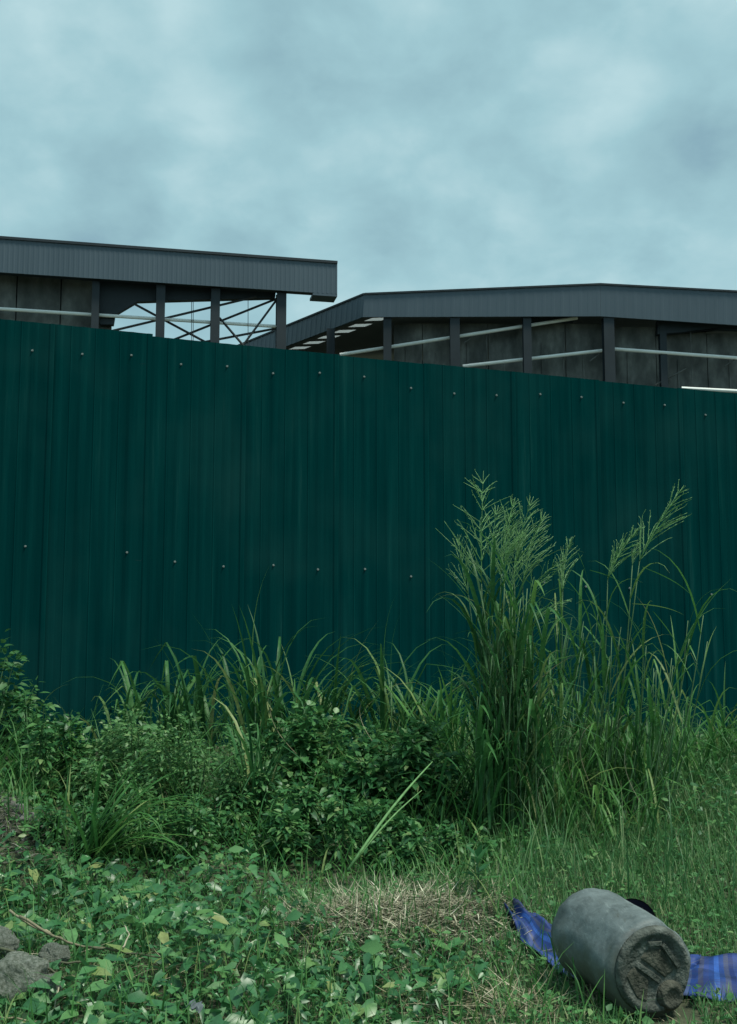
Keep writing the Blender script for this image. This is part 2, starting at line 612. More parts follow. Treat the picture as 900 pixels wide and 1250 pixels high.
# ------------------------------------------------------------------ ground
def g0(x, y):
    x = np.asarray(x, dtype=float)
    y = np.asarray(y, dtype=float)
    r = np.clip((y - 4.0) / 5.6, 0, 1)
    z = 0.5 * r * r * (3 - 2 * r) * 0.55 + 0.5 * r * 0.45
    near = np.clip((14 - y) / 3, 0, 1) * np.clip((8 - np.abs(x)) / 2, 0, 1)
    z = z + near * 0.025 * (np.sin(2.3 * x + 1.1 * y) + np.sin(3.7 * y - 1.9 * x + 1.0) + 0.6 * np.sin(7.1 * x + 5.3 * y))
    # soil mound at the left, low hummock under the dry grass
    z = z + 0.34 * np.exp(-(((x + 2.35) / 0.42) ** 2 + ((y - 6.35) / 0.45) ** 2))
    z = z + 0.05 * np.exp(-(((x - 0.2) / 0.4) ** 2 + ((y - 5.3) / 0.3) ** 2))
    return z


def gz(x, y):
    return float(g0(x, y))


xs = np.concatenate([np.array([-900, -400, -150, -60, -25, -14]), np.arange(-9, 9.01, 0.09), np.array([14, 25, 60, 150, 400, 900])])
ys = np.concatenate([np.array([-300, -100, -30, -8, -2, 0.5]), np.arange(1.5, 13, 0.09), np.array([16, 25, 45, 80, 160, 400, 1000])])
gx, gy = np.meshgrid(xs, ys)
gzv = g0(gx, gy)
V = np.stack([gx, gy, gzv], -1).reshape(-1, 3)
nx, ny = len(xs), len(ys)
ii = np.arange(nx - 1)[None, :] + np.arange(ny - 1)[:, None] * nx
ii = ii.ravel()
ground = link('ground', make_mesh('ground', V, [np.stack([ii, ii + 1, ii + 1 + nx, ii + nx], -1)], M_soil, True))
tag(ground, 'brown soil showing between weeds and grass', None, None, 'structure')

# ------------------------------------------------------------------ fence
FT = 0.177
FD = Vector((1, FT, 0)).normalized()
FN = Vector((FT, -1, 0)).normalized()        # towards the camera


def fence_hit(px, py):
    d = ray(px, py)
    Y = 9.55 / (1 - FT * d.x / d.y)
    p = P(px, py, Y)
    return p


tl, tr_ = fence_hit(0, 393), fence_hit(900, 481)
s_of = lambda p: Vector((p.x, p.y - 9.55, 0)).dot(FD)
sl, sr = s_of(tl), s_of(tr_)
SLOPE = (tr_.z - tl.z) / (sr - sl)
ztop = lambda s: tl.z + SLOPE * (s - sl)
fence = empty('hoarding_fence', (0, 9.55, 0.4), 'tall dark green corrugated metal hoarding across the whole scene', 'fence')
SW = 0.835                                   # sheet cover
s0 = s_of(fence_hit(181, 411))
PITCHR = SW / 4
prof = [(0.0, 0.0)]
for k in range(4):
    c = PITCHR * (k + 0.5) - 0.03
    prof += [(c - 0.04, 0), (c - 0.012, 0.0048), (c + 0.012, 0.0048), (c + 0.04, 0)]
    mid = PITCHR * (k + 1) - 0.03
    if k < 3:
        prof += [(mid - 0.008, 0), (mid, 0.004), (mid + 0.008, 0)]
prof += [(SW - 0.012, 0.0), (SW + 0.002, 0.007), (SW + 0.03, 0.007), (SW + 0.04, 0.003)]
HB = 3.85
V = []
zs = [0, -1.0, -2.0, -3.0, -HB]
for lay in (0, 1):
    for z in zs:
        for (a, d) in prof:
            q = FD * a + FN * (d - 0.0016 * lay)
            zz_ = z + SLOPE * a
            V.append((q.x, q.y, zz_))
n, m_ = len(prof), len(zs)
q4 = []
for lay in (0, 1):
    o = lay * n * m_
    for i in range(m_ - 1):
        for k in range(n - 1):
            f = (o + i * n + k, o + (i + 1) * n + k, o + (i + 1) * n + k + 1, o + i * n + k + 1)
            q4.append(f if lay == 0 else f[::-1])
for k in range(n - 1):
    q4.append((k, k + 1, n * m_ + k + 1, n * m_ + k))
me_sheet = make_mesh('corrugated_sheet', V, [q4], M_fence, False)
mb = MB()
mb.tube([(0, 0, 0), tuple(FN * 0.003)], [0.011, 0.010], 10)
mb.tube([tuple(FN * 0.003), tuple(FN * 0.010)], [0.008, 0.007], 6)
me_screw = mb.mesh('screw', M_screw)
for k in range(-6, 12):
    s = s0 + k * SW
    jit = random.uniform(-0.006, 0.006) + (0.035 if k < 0 else 0)
    base = Vector((0, 0, 0)) + FD * s
    zt = ztop(s) - 0.4 + jit - (0.012 if k < 0 else 0)
    sh = link('corrugated_sheet', me_sheet, fence, Matrix.Translation((base.x, base.y, zt)) @ Matrix.Rotation(R(random.uniform(-0.5, 0.5)), 4, 'Z'))
    for row in (-0.22, -1.96, -3.5):
        for j in (1, 3):
            a = PITCHR * (j + 0.5) - 0.03 + random.uniform(-0.012, 0.012)
            if random.random() < .06:
                continue
            q = FD * a + FN * 0.0052
            link('screw', me_screw, sh, Matrix.Translation((q.x, q.y, row + SLOPE * a + random.uniform(-0.045, 0.045))))
pm = MB()
pm.box((-0.03, -0.03, -HB - 0.3), (0.03, 0.03, -0.1))
me_post = pm.mesh('post', M_steel)
for k in range(-6, 13, 3):
    s = s0 + k * SW + 0.3
    q = FD * s - FN * 0.09
    link('post', me_post, fence, Matrix.Translation((q.x, q.y, ztop(s) - 0.4)))
for row in (-0.25, -1.99, -3.53):
    a, b_ = s0 - 6 * SW, s0 + 12 * SW
    rm = MB()
    A, B = FD * a - FN * 0.032, FD * b_ - FN * 0.032
    rm.tube([(A.x, A.y, ztop(a) - 0.4 + row), (B.x, B.y, ztop(b_) - 0.4 + row)], 0.026, 4)
    link('rail', rm.mesh('rail', M_steel), fence)


# ------------------------------------------------------------------ buildings
def column(me_name, parent, base, h, wdt, ax):
    """I section column, ax = unit vector along its width"""
    ax = Vector(ax)
    ay = Vector((-ax.y, ax.x, 0))
    b = MB()
    w, d, tf = wdt / 2, wdt / 2, wdt * 0.12

    def bx(u0, u1, v0, v1):
        c = []
        for z in (0, h):
            for (u, v) in ((u0, v0), (u1, v0), (u1, v1), (u0, v1)):
                p = Vector(base) + ax * u + ay * v
                c.append((p.x, p.y, base[2] + z))
        b.hexa(c)
    bx(-w, w, -d, -d + tf)
    bx(-w, w, d - tf, d)
    bx(-tf * 0.5, tf * 0.5, -d + tf, d - tf)
    b.box((base[0] - w * 1.4, base[1] - w * 1.4, base[2] - 0.04), (base[0] + w * 1.4, base[1] + w * 1.4, base[2] - 0.001))
    return b.build('column', M_steel, parent)


def plane_hit(px, py, p0, dirv):
    """hit of the pixel ray with the vertical plane through p0 along dirv"""
    d = ray(px, py)
    nrm = Vector((-dirv.y, dirv.x, 0))
    o = Vector((0, 0, EYE))
    t = (p0 - o).dot(nrm) / d.dot(nrm)
    return o + d * t


def shift(v, d):
    return (v[0] + d[0], v[1] + d[1], v[2] + d[2])


def corrugated(parent, name, top0, top1, bot0, bot1, nrm, pitch, depth, thick, mat):
    """sheet with ribs between two straight edges; solid behind by thick"""
    top0, top1, bot0, bot1, nrm = map(Vector, (top0, top1, bot0, bot1, nrm))
    L = (top1 - top0).length
    k = max(2, int(L / pitch))
    V, q = [], []
    ts = []
    for i in range(k):
        ts += [(i / k, 0), ((i + 0.55) / k, 0), ((i + 0.65) / k, depth), ((i + 0.9) / k, depth)]
    ts.append((1, 0))
    for (t, d) in ts:
        a = top0.lerp(top1, t) + nrm * d
        c = bot0.lerp(bot1, t) + nrm * d
        V += [tuple(a), tuple(c)]
    n = len(ts)
    for t in (0, 1):
        V += [tuple(top0.lerp(top1, t) - nrm * thick), tuple(bot0.lerp(bot1, t) - nrm * thick)]
    for i in range(n - 1):
        q.append((2 * i, 2 * i + 1, 2 * i + 3, 2 * i + 2))
    b = 2 * n
    q += [(b, b + 2, b + 3, b + 1), (0, b, b + 1, 1), (2 * n - 2, 2 * n - 1, b + 3, b + 2), (0, 2 * n - 2, b + 2, b), (1, b + 1, b + 3, 2 * n - 1)]
    m = MB()
    m.add(V, quad=q)
    return m.build(name, mat, parent)


# ---- left shed: long eave with a deep fascia, open braced bay at its right end
LD = Vector((4.69, 1, 0)).normalized()
LN = Vector((1, -4.69, 0)).normalized()
lp0 = P(412, 322, 36)
lshed = empty('steel_shed', (lp0.x - 6, lp0.y, 0), 'steel shed with ribbed fascia and an open cross-braced bay, at the left behind the fence', 'building')


def LH(px, py, back=0.0):
    p = plane_hit(px, py, lp0 - LN * back, LD)
    return p


tL, tR = LH(-420, 262), LH(412, 322)
zt = tR.z
tL.z = zt + 0.02
bL, bR = Vector((tL.x, tL.y, zt - 1.13)), Vector((tR.x, tR.y, zt - 1.09))
corrugated(lshed, 'fascia', tL, tR, bL, bR, LN, 0.16, 0.006, 0.06, M_fascia)
cap = MB()
A, B = tL + LN * 0.05, tR + LN * 0.05
cap.hexa([tuple(A), tuple(B), tuple(B - LN * 0.3), tuple(A - LN * 0.3)] + [tuple(p + Vector((0, 0, .09))) for p in (A, B, B - LN * 0.3, A - LN * 0.3)])
cap.build('cap_trim', M_steel, lshed)
# end return and gutter box
gb = MB()
g1 = LH(382, 362)
gz0 = bR.z - 0.09
c = [g1, bR, bR - LN * 0.7, g1 - LN * 0.7]
gb.hexa([(p.x, p.y, gz0) for p in c] + [(p.x, p.y, bR.z - 0.004) for p in c])
gb.build('gutter_box', M_fascia, lshed)
# soffit strip just behind the fascia and the roof rising away from it
sf = MB()
A, B = bL - LN * 0.065, bR - LN * 0.065
c0 = [A, B, B - LN * 0.35, A - LN * 0.35]
sf.hexa([(p.x, p.y, zt - 1.06) for p in c0] + [(p.x, p.y, zt - 1.0) for p in c0])
sf.build('soffit', M_steel, lshed)
rf = MB()
A, B = tL - LN * 0.32, tR - LN * 0.32 - LD * 0.15
up = math.tan(R(18.9))
far_ = 13.0
c = [A, B, B - LN * far_, A - LN * far_]
hz = [0, 0, far_ * up, far_ * up]
rf.hexa([(p.x, p.y, zt - 0.45 + h) for p, h in zip(c, hz)] + [(p.x, p.y, zt - 0.3 + h) for p, h in zip(c, hz)])
rf.build('roof', M_roof, lshed)
# columns
for px, wpx in ((-220, 11), (-60, 11), (116, 9), (195.5, 11), (262.5, 11), (343, 12)):
    p = LH(px, 400, 0.35)
    w = wpx * p.y / FPX
    column('column', lshed, (p.x, p.y, 0.45), zt - 1.10 - 0.45, w, LD)
bk_ = MB()
q0, q1 = LH(-420, 340, 1.12), LH(138, 340, 1.12)
bk_.hexa([(q.x, q.y, z) for z in (.3, zt - .78) for q in (q0, q1, q1 - LN * .1, q0 - LN * .1)])
bk_.build('inner_wall', M_steel, lshed)
# haunched beam under the eave
hb = MB()
for poly in ([(122, 332), (141, 333.3), (141, 384), (139, 396), (122, 396)], [(141, 333.3), (168, 335.2), (168, 368), (141, 384)],
             [(168, 335.2), (240, 340.3), (240, 366), (168, 368)], [(240, 340.3), (338, 347), (336, 363.5), (240, 366)]):
    hb.prism([LH(x, y, 0.62) for x, y in poly], tuple(-LN * 0.25))
hb.build('haunched_beam', M_steel, lshed)
# wall boards at the left
edge = [-420, -330, -240, -160, -90, -30, 22, 76, 139]
for i in range(len(edge) - 1):
    a, b = edge[i], edge[i + 1]
    p0, p1 = LH(a, 340, 0.95), LH(b, 340, 0.95)
    p1 = p1 - LD * 0.04
    wb = MB()
    wb.hexa([(p0.x, p0.y, 0.3), (p1.x, p1.y, 0.3), (p1.x - LN.x * .12, p1.y - LN.y * .12, 0.3), (p0.x - LN.x * .12, p0.y - LN.y * .12, 0.3),
             (p0.x, p0.y, zt - .75), (p1.x, p1.y, zt - .75), (p1.x - LN.x * .12, p1.y - LN.y * .12, zt - .75), (p0.x - LN.x * .12, p0.y - LN.y * .12, zt - .75)])
    wb.build('wall_panel', M_wall, lshed)
    for dpx in (0.35, 0.72):
        st = MB()
        q = p0.lerp(p1, dpx) + LN * 0.002
        st.hexa([shift(q, (0, 0, -q.z + .3)), shift(q + LD * .14, (0, 0, -q.z + .3)), shift(q + LD * .14 + LN * .09, (0, 0, -q.z + .3)), shift(q + LN * .09, (0, 0, -q.z + .3)),
                 shift(q, (0, 0, -q.z + zt - 2.2 - dpx)), shift(q + LD * .14, (0, 0, -q.z + zt - 2.2 - dpx)), shift(q + LD * .14 + LN * .09, (0, 0, -q.z + zt - 2.2 - dpx)), shift(q + LN * .09, (0, 0, -q.z + zt - 2.2 - dpx))])
        st.build('stud', M_wall, lshed)


def rod(parent, name, a, b, rad, mat, seg=6):
    m = MB()
    m.tube([tuple(a), tuple(b)], rad, seg)
    return m.build(name, mat, parent)


for (x0, y0, x1, y1, bk) in ((141, 403, 313, 362, .58), (164, 371, 248, 416, .68), (214, 414, 337, 365, .78), (268, 414, 342, 400, .62), (268, 388, 294, 418, .5), (298, 420, 337, 367, .5)):
    a, b = LH(x0, y0, bk), LH(x1, y1, bk)
    dd = (b - a)
    lo = a if a.z < b.z else b
    hi = b if a.z < b.z else a
    ext = lo + (lo - hi) * 0.35
    rod(lshed, 'brace_rod', ext, hi, 0.042, M_rod)
rod(lshed, 'handrail', LH(-420, 350, .53), LH(345, 399, .53), 0.06, M_pipe, 8)
for x in (234, 236, 303):
    rod(lshed, 'hanging_wire', LH(x, 366, .4), LH(x, 425, .4), 0.011, M_rod, 4)

# ---- right shed: low gable, corner turned at the left
RD = Vector((1, 0.0, 0))
RN = Vector((0, -1, 0))
RY = 46.0
rshed = empty('gabled_shed', (8, RY, 0), 'wide low gabled shed with smooth grey fascia and white pipes behind the fence, farther right', 'building')


def RH(px, py, back=0.0):
    return P(px, py, RY + back)


zr = RH(733, 348).z


def fas(poly, name, dv, mat=M_fascia):
    m = MB()
    m.prism(poly, dv)
    return m.build(name, mat, rshed)


corrugated(rshed, 'fascia', RH(445, 360), RH(733, 348), RH(443, 387), RH(733, 386), RN, 0.4, 0.004, 0.08, M_fascia)
corrugated(rshed, 'fascia', RH(733.2, 348), RH(1330, 380), RH(733.2, 386), RH(1330, 425), RN, 0.4, 0.004, 0.08, M_fascia)
ED = Vector((-0.773, 1, 0)).normalized()      # eave running away to the left
EN = Vector((-1, -0.773, 0)).normalized()
c0, c1 = RH(445, 360) - RD * 0.0, RH(443, 387)
e0, e1 = c0 + ED * 17, c1 + ED * 17
corrugated(rshed, 'fascia', e0, c0 - RD * .005, e1, c1 - RD * .005, EN, 0.4, 0.012, 0.08, M_fascia)
capm = MB()
for a, b, nn in ((RH(445, 360), RH(733, 348), RN), (RH(733, 348), RH(1330, 380), RN), (e0, c0, EN)):
    A, B = a + nn * .06, b + nn * .06
    up_ = Vector((0, 0, .08))
    capm.hexa([tuple(A), tuple(B), tuple(B - nn * .3), tuple(A - nn * .3), tuple(A + up_), tuple(B + up_), tuple(B - nn * .3 + up_), tuple(A - nn * .3 + up_)])
capm.build('cap_trim', M_steel, rshed)
# roof: sheet over the bays with a row of translucent panels beside the eave
zroof = c1.z + 0.12
O = c1 - RN * 0.12
grid_u = np.arange(0, 30, 0.8)                # across, along RD
rows = np.arange(0, 17.1, 0.62)               # away, along ED
rm = MB()
pan = []
for j in range(len(rows) - 1):
    for i in range(len(grid_u) - 1):
        u0, u1, w0, w1 = grid_u[i], grid_u[i + 1], rows[j], rows[j + 1]
        c = []
        for (u, w) in ((u0, w0), (u1, w0), (u1, w1), (u0, w1)):
            p = O + RD * u + ED * w
            ridge = RH(733, 348).x
            c.append((p.x, p.y, zroof + 0.03 * u))
        if i == 1 and j % 2 == 1 and 1 <= j < 16:
            pan.append(c)
            continue
        if i % 1 == 0:
            rm.add(c, quad=[(0, 1, 2, 3)])
        rm.add([shift(p, (0, 0, .03)) for p in c], quad=[(3, 2, 1, 0)])
rm.build('roof', M_roof, rshed)
for c in pan:
    pb = MB()
    pb.hexa(c + [shift(p, (0, 0, .012)) for p in c])
    pb.build('skylight', M_poly, rshed)
for px, wpx, bot in ((404, 10, 0), (473, 10, 0), (555, 12, 0), (643, 10, 0), (742, 13, 0), (960, 12, 0), (1130, 12, 0)):
    p = RH(px, 390, 0.3)
    if px == 404:
        p = c1 + ED * 2.1 - EN * 0.3
        p = P(404, 400, p.y)
        top = c1.z - 0.03
    else:
        top = (RH(px, 386 + max(0, (px - 733)) * 0.065)).z + 0.05
    w = wpx * p.y / FPX
    column('column', rshed, (p.x, p.y, 0.45), top - 0.45, w, RD)
p = RH(808, 390, 0.75)
column('column', rshed, (p.x, p.y, 0.45), RH(808, 391).z - 0.45, 0.3, RD)
# added dark boxes that paint in the shaded recess and roof opening
for poly in ([(636, 383), (701, 383), (701, 392), (640, 392)], [(803, 391), (960, 402), (960, 404), (870, 401), (803, 408)]):
    m = MB()
    m.prism([RH(x, y, 0.62) for x, y in poly], (0, 0.35, 0))
    m.build('shade_box', M_steel, rshed)
edge = [481, 516, 552, 596, 640, 690, 740, 800, 862, 925, 1000, 1090, 1200]
for i in range(len(edge) - 1):
    a, b = RH(edge[i], 380, 1.2), RH(edge[i + 1], 380, 1.2)
    zz1 = c1.z + .06 - max(0, edge[i + 1] - 733) * 0.066 * 47 / FPX
    wb = MB()
    wb.box((a.x, a.y, 0.3), (b.x - 0.035, a.y + 0.12, zz1))
    wb.build('wall_panel', M_wall, rshed)
    st = MB()
    st.box((a.x + (b.x - a.x) * 0.4, a.y - 0.06, 0.3), (a.x + (b.x - a.x) * 0.4 + 0.08, a.y - 0.002, zz1 - 0.9 - 0.5 * (i % 2)))
    st.build('stud', M_wall, rshed)
# dark inner end wall behind the open corner bay
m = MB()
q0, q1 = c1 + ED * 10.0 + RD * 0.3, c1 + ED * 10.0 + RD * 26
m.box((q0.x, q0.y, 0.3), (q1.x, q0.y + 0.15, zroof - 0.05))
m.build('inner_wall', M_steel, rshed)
for (x0, y0, x1, y1, bk) in ((415, 433, 705, 388, .62), (565, 447, 735, 428, .62), (750, 426, 1010, 445, .62), (832, 474, 1010, 483, -.2)):
    rod(rshed, 'white_pipe', RH(x0, y0, bk), RH(x1, y1, bk), 0.08, M_pipe, 8)
for (x0, y0, x1, y1) in ((843, 394, 845, 478), (594, 400, 594, 450), (688, 405, 688, 470)):
    rod(rshed, 'hanging_wire', RH(x0, y0, .75), RH(x1, y1, .75), 0.02, M_wall, 4)
for (x0, y0, x1, y1) in ((720, 441, 735, 430), (566, 419, 575, 413), (885, 447, 897, 439), (800, 470, 838, 450)):
    rod(rshed, 'brace_rod', RH(x0, y0, .7), RH(x1, y1, .7), 0.03, M_wall, 4)


# ------------------------------------------------------------------ vegetation tools
def nrmz(a):
    return a / np.maximum(np.linalg.norm(a, axis=-1, keepdims=True), 1e-9)


LEAVES = {   # (t, half width) along the blade; heart = base lobes
    'ovate': [(0.3, .5), (.65, .36)],
    'lance': [(0.35, .5), (.7, .3)],
    'round': [(0.35, .55), (.75, .42)],
}


def leaf_arrays(pos, axis, up, L, Wd, droop, kind='ovate', fold=0.18):
    pos, axis, up = (np.asarray(a, dtype=float) for a in (pos, axis, up))
    axis = nrmz(axis)
    side = nrmz(np.cross(axis, up))
    nor = np.cross(side, axis)
    L = np.asarray(L)[:, None]
    Wd = np.asarray(Wd)[:, None]
    droop = np.asarray(droop)[:, None] * L
    dn = np.array([0, 0, -1.0])

    def pt(t, w, k):
        return pos + axis * (t * L) + side * (w * Wd) + nor * (abs(w) * fold * Wd) + dn * (droop * t * t) * k
    (t1, w1), (t2, w2) = LEAVES.get(kind, LEAVES['ovate'])
    if kind == 'heart':
        vs = [pt(0, 0, 1), pt(-.12, .38, 1), pt(.22, 0, 1), pt(-.12, -.38, 1), pt(.42, .42, 1), pt(.6, 0, 1), pt(.42, -.42, 1), pt(1, 0, 1)]
    else:
        vs = [pt(0, 0, 1), pt(t1, w1, 1), pt(t1, 0, 1), pt(t1, -w1, 1), pt(t2, w2, 1), pt(t2, 0, 1), pt(t2, -w2, 1), pt(1, 0, 1)]
    N = len(pos)
    V = np.stack(vs, 1).reshape(-1, 3)
    b = (np.arange(N) * 8)[:, None]
    tri = np.concatenate([b + np.array([f]) for f in ((0, 1, 2), (0, 2, 3), (4, 7, 5), (5, 7, 6))])
    quad = np.concatenate([b + np.array([f]) for f in ((1, 4, 5, 2), (2, 5, 6, 3))])
    return V, tri, quad


def leaf_mesh(kind, wr, droop, mat, fold=0.18):
    V, t, q = leaf_arrays([(0, 0, 0)], [(0, 1, 0)], [(0, 0, 1)], [1.0], [wr], [droop], kind, fold)
    return make_mesh('leaf', V, [t, q], mat, True, np.zeros(len(V)))


def frame(pos, axis, up, s):
    axis = Vector(axis).normalized()
    x = axis.cross(Vector(up)).normalized()
    z = x.cross(axis)
    return Matrix(((x.x * s, axis.x * s, z.x * s, pos[0]), (x.y * s, axis.y * s, z.y * s, pos[1]), (x.z * s, axis.z * s, z.z * s, pos[2]), (0, 0, 0, 1)))


def rand_up(n, k=0.6):
    v = RNG.normal(0, k, (n, 3))
    v[:, 2] = np.abs(v[:, 2]) * 0.4 + 1
    return nrmz(v)


def blades_arrays(base, az, th0, dth, pw, L, Wd, seg=5, fold=0.12, kink=None):
    """arching ribbons; th measured from vertical"""
    N = len(base)
    base = np.asarray(base, dtype=float)
    h = np.stack([np.cos(az), np.sin(az), np.zeros(N)], -1)
    side = np.stack([-np.sin(az), np.cos(az), np.zeros(N)], -1)
    up = np.array([0, 0, 1.0])
    p = base.copy()
    rings = []
    for i in range(seg + 1):
        s = i / seg
        th = th0 + dth * s ** pw
        if kink is not None:
            th = th + np.where(s > kink[0], kink[1], 0)
        t = h * np.sin(th)[:, None] + up * np.cos(th)[:, None]
        nn = h * -np.cos(th)[:, None] + up * np.sin(th)[:, None]
        w = Wd * (0.55 + 0.45 * min(1, s * 4)) * (1 - max(0, (s - 0.35) / 0.65) ** 1.6) * 0.5
        w = np.maximum(w, 0.0004)[:, None]
        rings += [p - side * w + nn * w * fold * 2, p, p + side * w + nn * w * fold * 2]
        p = p + t * (L / seg)[:, None]
    V = np.stack(rings, 1).reshape(-1, 3)
    m = 3 * (seg + 1)
    b = (np.arange(N) * m)[:, None]
    qs = []
    for i in range(seg):
        for k in (0, 1):
            a = i * 3 + k
            qs.append(b + np.array([[a, a + 1, a + 4, a + 3]]))
    return V, np.concatenate(qs), m


def stuff_blades(name, base, az, th0, dth, pw, L, Wd, mat, label, seg=4, parent=None, var=None):
    V, q, m = blades_arrays(base, az, th0, dth, pw, L, Wd, seg)
    var = RNG.random(len(base)) if var is None else var
    if parent is not None:
        V = V - np.array(parent.location)
    o = link(name, make_mesh(name, V, [q], mat, True, np.repeat(var, m)), parent)
    return tag(o, label, None, None, 'stuff')


def blade_mesh(th0, dth, pw, wr, mat, kink=None, seg=8):
    one = np.ones(1)
    V, q, m = blades_arrays(np.zeros((1, 3)), np.zeros(1), one * th0, one * dth, pw, one, one * wr, seg, 0.16, kink)
    return make_mesh('blade', V, [q], mat, True, np.zeros(len(V)))


# unit blades shared by all the tall clumps: upright, arching, folded over
BL = {}
for nm, mat in (('blade', L_blade), ('fresh', L_fresh), ('straw', L_straw)):
    BL[nm] = ([blade_mesh(R(5), R(a), pw, wr, mat) for a, pw, wr in ((35, 2, .026), (80, 2.0, .03), (115, 2.2, .034), (140, 1.8, .036), (110, 3.2, .036))]
              + [blade_mesh(R(8), R(40), 1.5, .036, mat, (k, R(d))) for k, d in ((.55, 85), (.68, 100), (.6, 60))])
LF = {}
for nm, mat in (('bush', L_bush), ('dark', L_dark), ('vine', L_vine), ('pale', L_pale)):
    LF[nm] = {k: [leaf_mesh(k, wr, dr, mat, fo) for wr, dr, fo in ((.5, .1, .15), (.58, .3, .25), (.42, .45, .2))] for k in ('ovate', 'lance', 'round', 'heart')}


def tuft(name, x, y, label, cat, group, n, hgt, spread, mat='blade', lo=0.3, tilt=(3, 24), droop=1.0, dirbias=None, extra=0, wid=1.0, cen=0.09):
    """a clump of long blades, every blade a part"""
    z = gz(x, y)
    root = empty(name, (x, y, z - 0.02), label, cat, group)
    meshes = BL[mat]
    for i in range(n):
        a = random.uniform(0, 2 * math.pi)
        if dirbias is not None and random.random() < dirbias[1]:
            a = dirbias[0] + random.gauss(0, 0.5)
        r = spread * math.sqrt(random.random())
        b = random.uniform(0, 2 * math.pi)
        bx, by = r * math.cos(b), r * math.sin(b)
        L = hgt * random.uniform(0.55, 1.12)
        th = R(random.uniform(*tilt)) * (0.4 + r / max(spread, 1e-6))
        k = random.choices(range(8), weights=[2, 3.5, 4, 3, 3, 2, 2, 2])[0]
        M = Matrix.Translation((bx, by, gz(x + bx, y + by) - z + random.uniform(0, lo))) @ Matrix.Rotation(a, 4, 'Z') @ Matrix.Rotation(th, 4, 'Y') @ Matrix.Diagonal((L, L * random.uniform(.8, 1.35) * wid, L, 1))
        link('blade', meshes[k], root, M)
    return root


def bush(name, x, y, rx, ry, h, label, group, nleaf, size, kind='ovate', mat='bush', parts=70, stems=9, lump=0.3, sparse=0.0):
    z = gz(x, y)
    root = empty(name, (x, y, z - 0.03), label, 'bush', group)
    # shoots: sub-domes that give the outline its bumps
    K = max(8, int(16 * rx * ry / 0.25))
    ca = RNG.random(K) * 2 * math.pi
    cr_ = np.sqrt(RNG.random(K))
    cx, cy = cr_ * np.cos(ca) * rx * .85, cr_ * np.sin(ca) * ry * .85
    dome = np.sqrt(np.clip(1 - cr_ ** 2 * .75, 0, 1))
    ch = h * dome * RNG.uniform(0.62, 1.08, K)
    wK = RNG.uniform(.1, .2, K) * (rx + ry) / 1.1
    sb = MB()
    for k in range(min(K, stems)):
        pts = [(cx[k] * .25, cy[k] * .25, 0), (cx[k] * .6, cy[k] * .6, ch[k] * .5), (cx[k], cy[k], ch[k] * .96)]
        m = MB()
        m.tube([tuple(np.array(p) + np.array(root.location)) for p in pts], [.009, .007, .003], 5)
        m.build('stem', M_gstem, root)
    N = nleaf
    own = RNG.integers(0, K, N)
    th = RNG.random(N) * 2 * math.pi
    rr = RNG.random(N) ** 0.6
    tz = RNG.random(N) ** 0.75
    px = cx[own] + np.cos(th) * rr * wK[own] * (1.25 - .65 * tz)
    py = cy[own] + np.sin(th) * rr * wK[own] * (1.25 - .65 * tz)
    pz = ch[own] * tz + RNG.normal(0, .02, N)
    pz = np.maximum(pz, 0.02)
    # leaves held out from the shoot and hanging a little
    out_ = np.stack([np.cos(th), np.sin(th), RNG.normal(0.05, .35, N)], -1)
    out_[:, 2] += (tz > .9) * .5
    up = rand_up(N, .45)
    up[:, :2] += np.stack([np.cos(th), np.sin(th)], -1) * .35
    L = size * RNG.uniform(.6, 1.25, N)
    pos = np.stack([px, py, pz], -1)
    # biggest, outermost towards the camera become parts
    score = -(pos[:, 1]) * 1.0 + pos[:, 2] * 0.8 + L * 4
    order = np.argsort(-score)
    top = RNG.permutation(order[:max(parts * 4, 1)])[:parts]
    mask = np.ones(N, bool)
    mask[top] = False
    wr = {'ovate': .5, 'lance': .3, 'round': .75, 'heart': .7}[kind]
    V, t, q = leaf_arrays(pos[mask], out_[mask], up[mask], L[mask], L[mask] * wr * RNG.uniform(.8, 1.2, mask.sum()), RNG.uniform(.05, .5, mask.sum()), kind)
    var = np.repeat(RNG.random(mask.sum()) * .9, 8)
    fo = link('foliage', make_mesh('foliage', V, [t, q], {'bush': L_bush, 'dark': L_dark, 'vine': L_vine, 'pale': L_pale}[mat], True, var), root)
    fo['kind'] = 'stuff'
    mesh_l = LF[mat][kind]
    for i in top:
        link('leaf', random.choice(mesh_l), root, frame(pos[i], out_[i], up[i], L[i] * 1.15))
    return root


# ------------------------------------------------------------------ bushes
def XY(px, Y):
    return (px - 450) / FPX * Y


bush('leafy_shrub', -2.95, 8.1, .55, .45, 1.15, 'dark leafy shrub at the left edge of the picture, against the fence', None, 1700, .075, 'ovate', 'dark', 90)
bush('leafy_shrub', -2.3, 7.5, .42, .35, .85, 'dark green shrub right behind the grey rubble mound, with pale shoots on top', None, 1900, .06, 'ovate', 'bush', 70)
bush('leafy_bush', -1.6, 7.35, .55, .45, .72, 'bright small-leaved bush left of the middle, behind the arching sedge', None, 5600, .042, 'ovate', 'pale', 110)
bush('leafy_bush', -1.1, 7.0, .6, .42, .8, 'rounded yellow-green bush with tiny leaves left of the dark reed stalks', None, 6400, .037, 'ovate', 'pale', 110)
bush('leafy_bush', -.3, 7.4, .55, .42, .82, 'bush with mixed round leaves right of the dark reed stalks', None, 3600, .052, 'round', 'bush', 110)
bush('leafy_bush', .22, 7.0, .5, .42, .66, 'bush of heart-shaped leaves left of the tallest plumed grass', None, 3000, .058, 'heart', 'bush', 110)
bush('low_bush', -.15, 6.4, .55, .32, .42, 'low bush of heart-shaped leaves crossed by a pale leaning stalk', None, 2600, .048, 'heart', 'bush', 110)
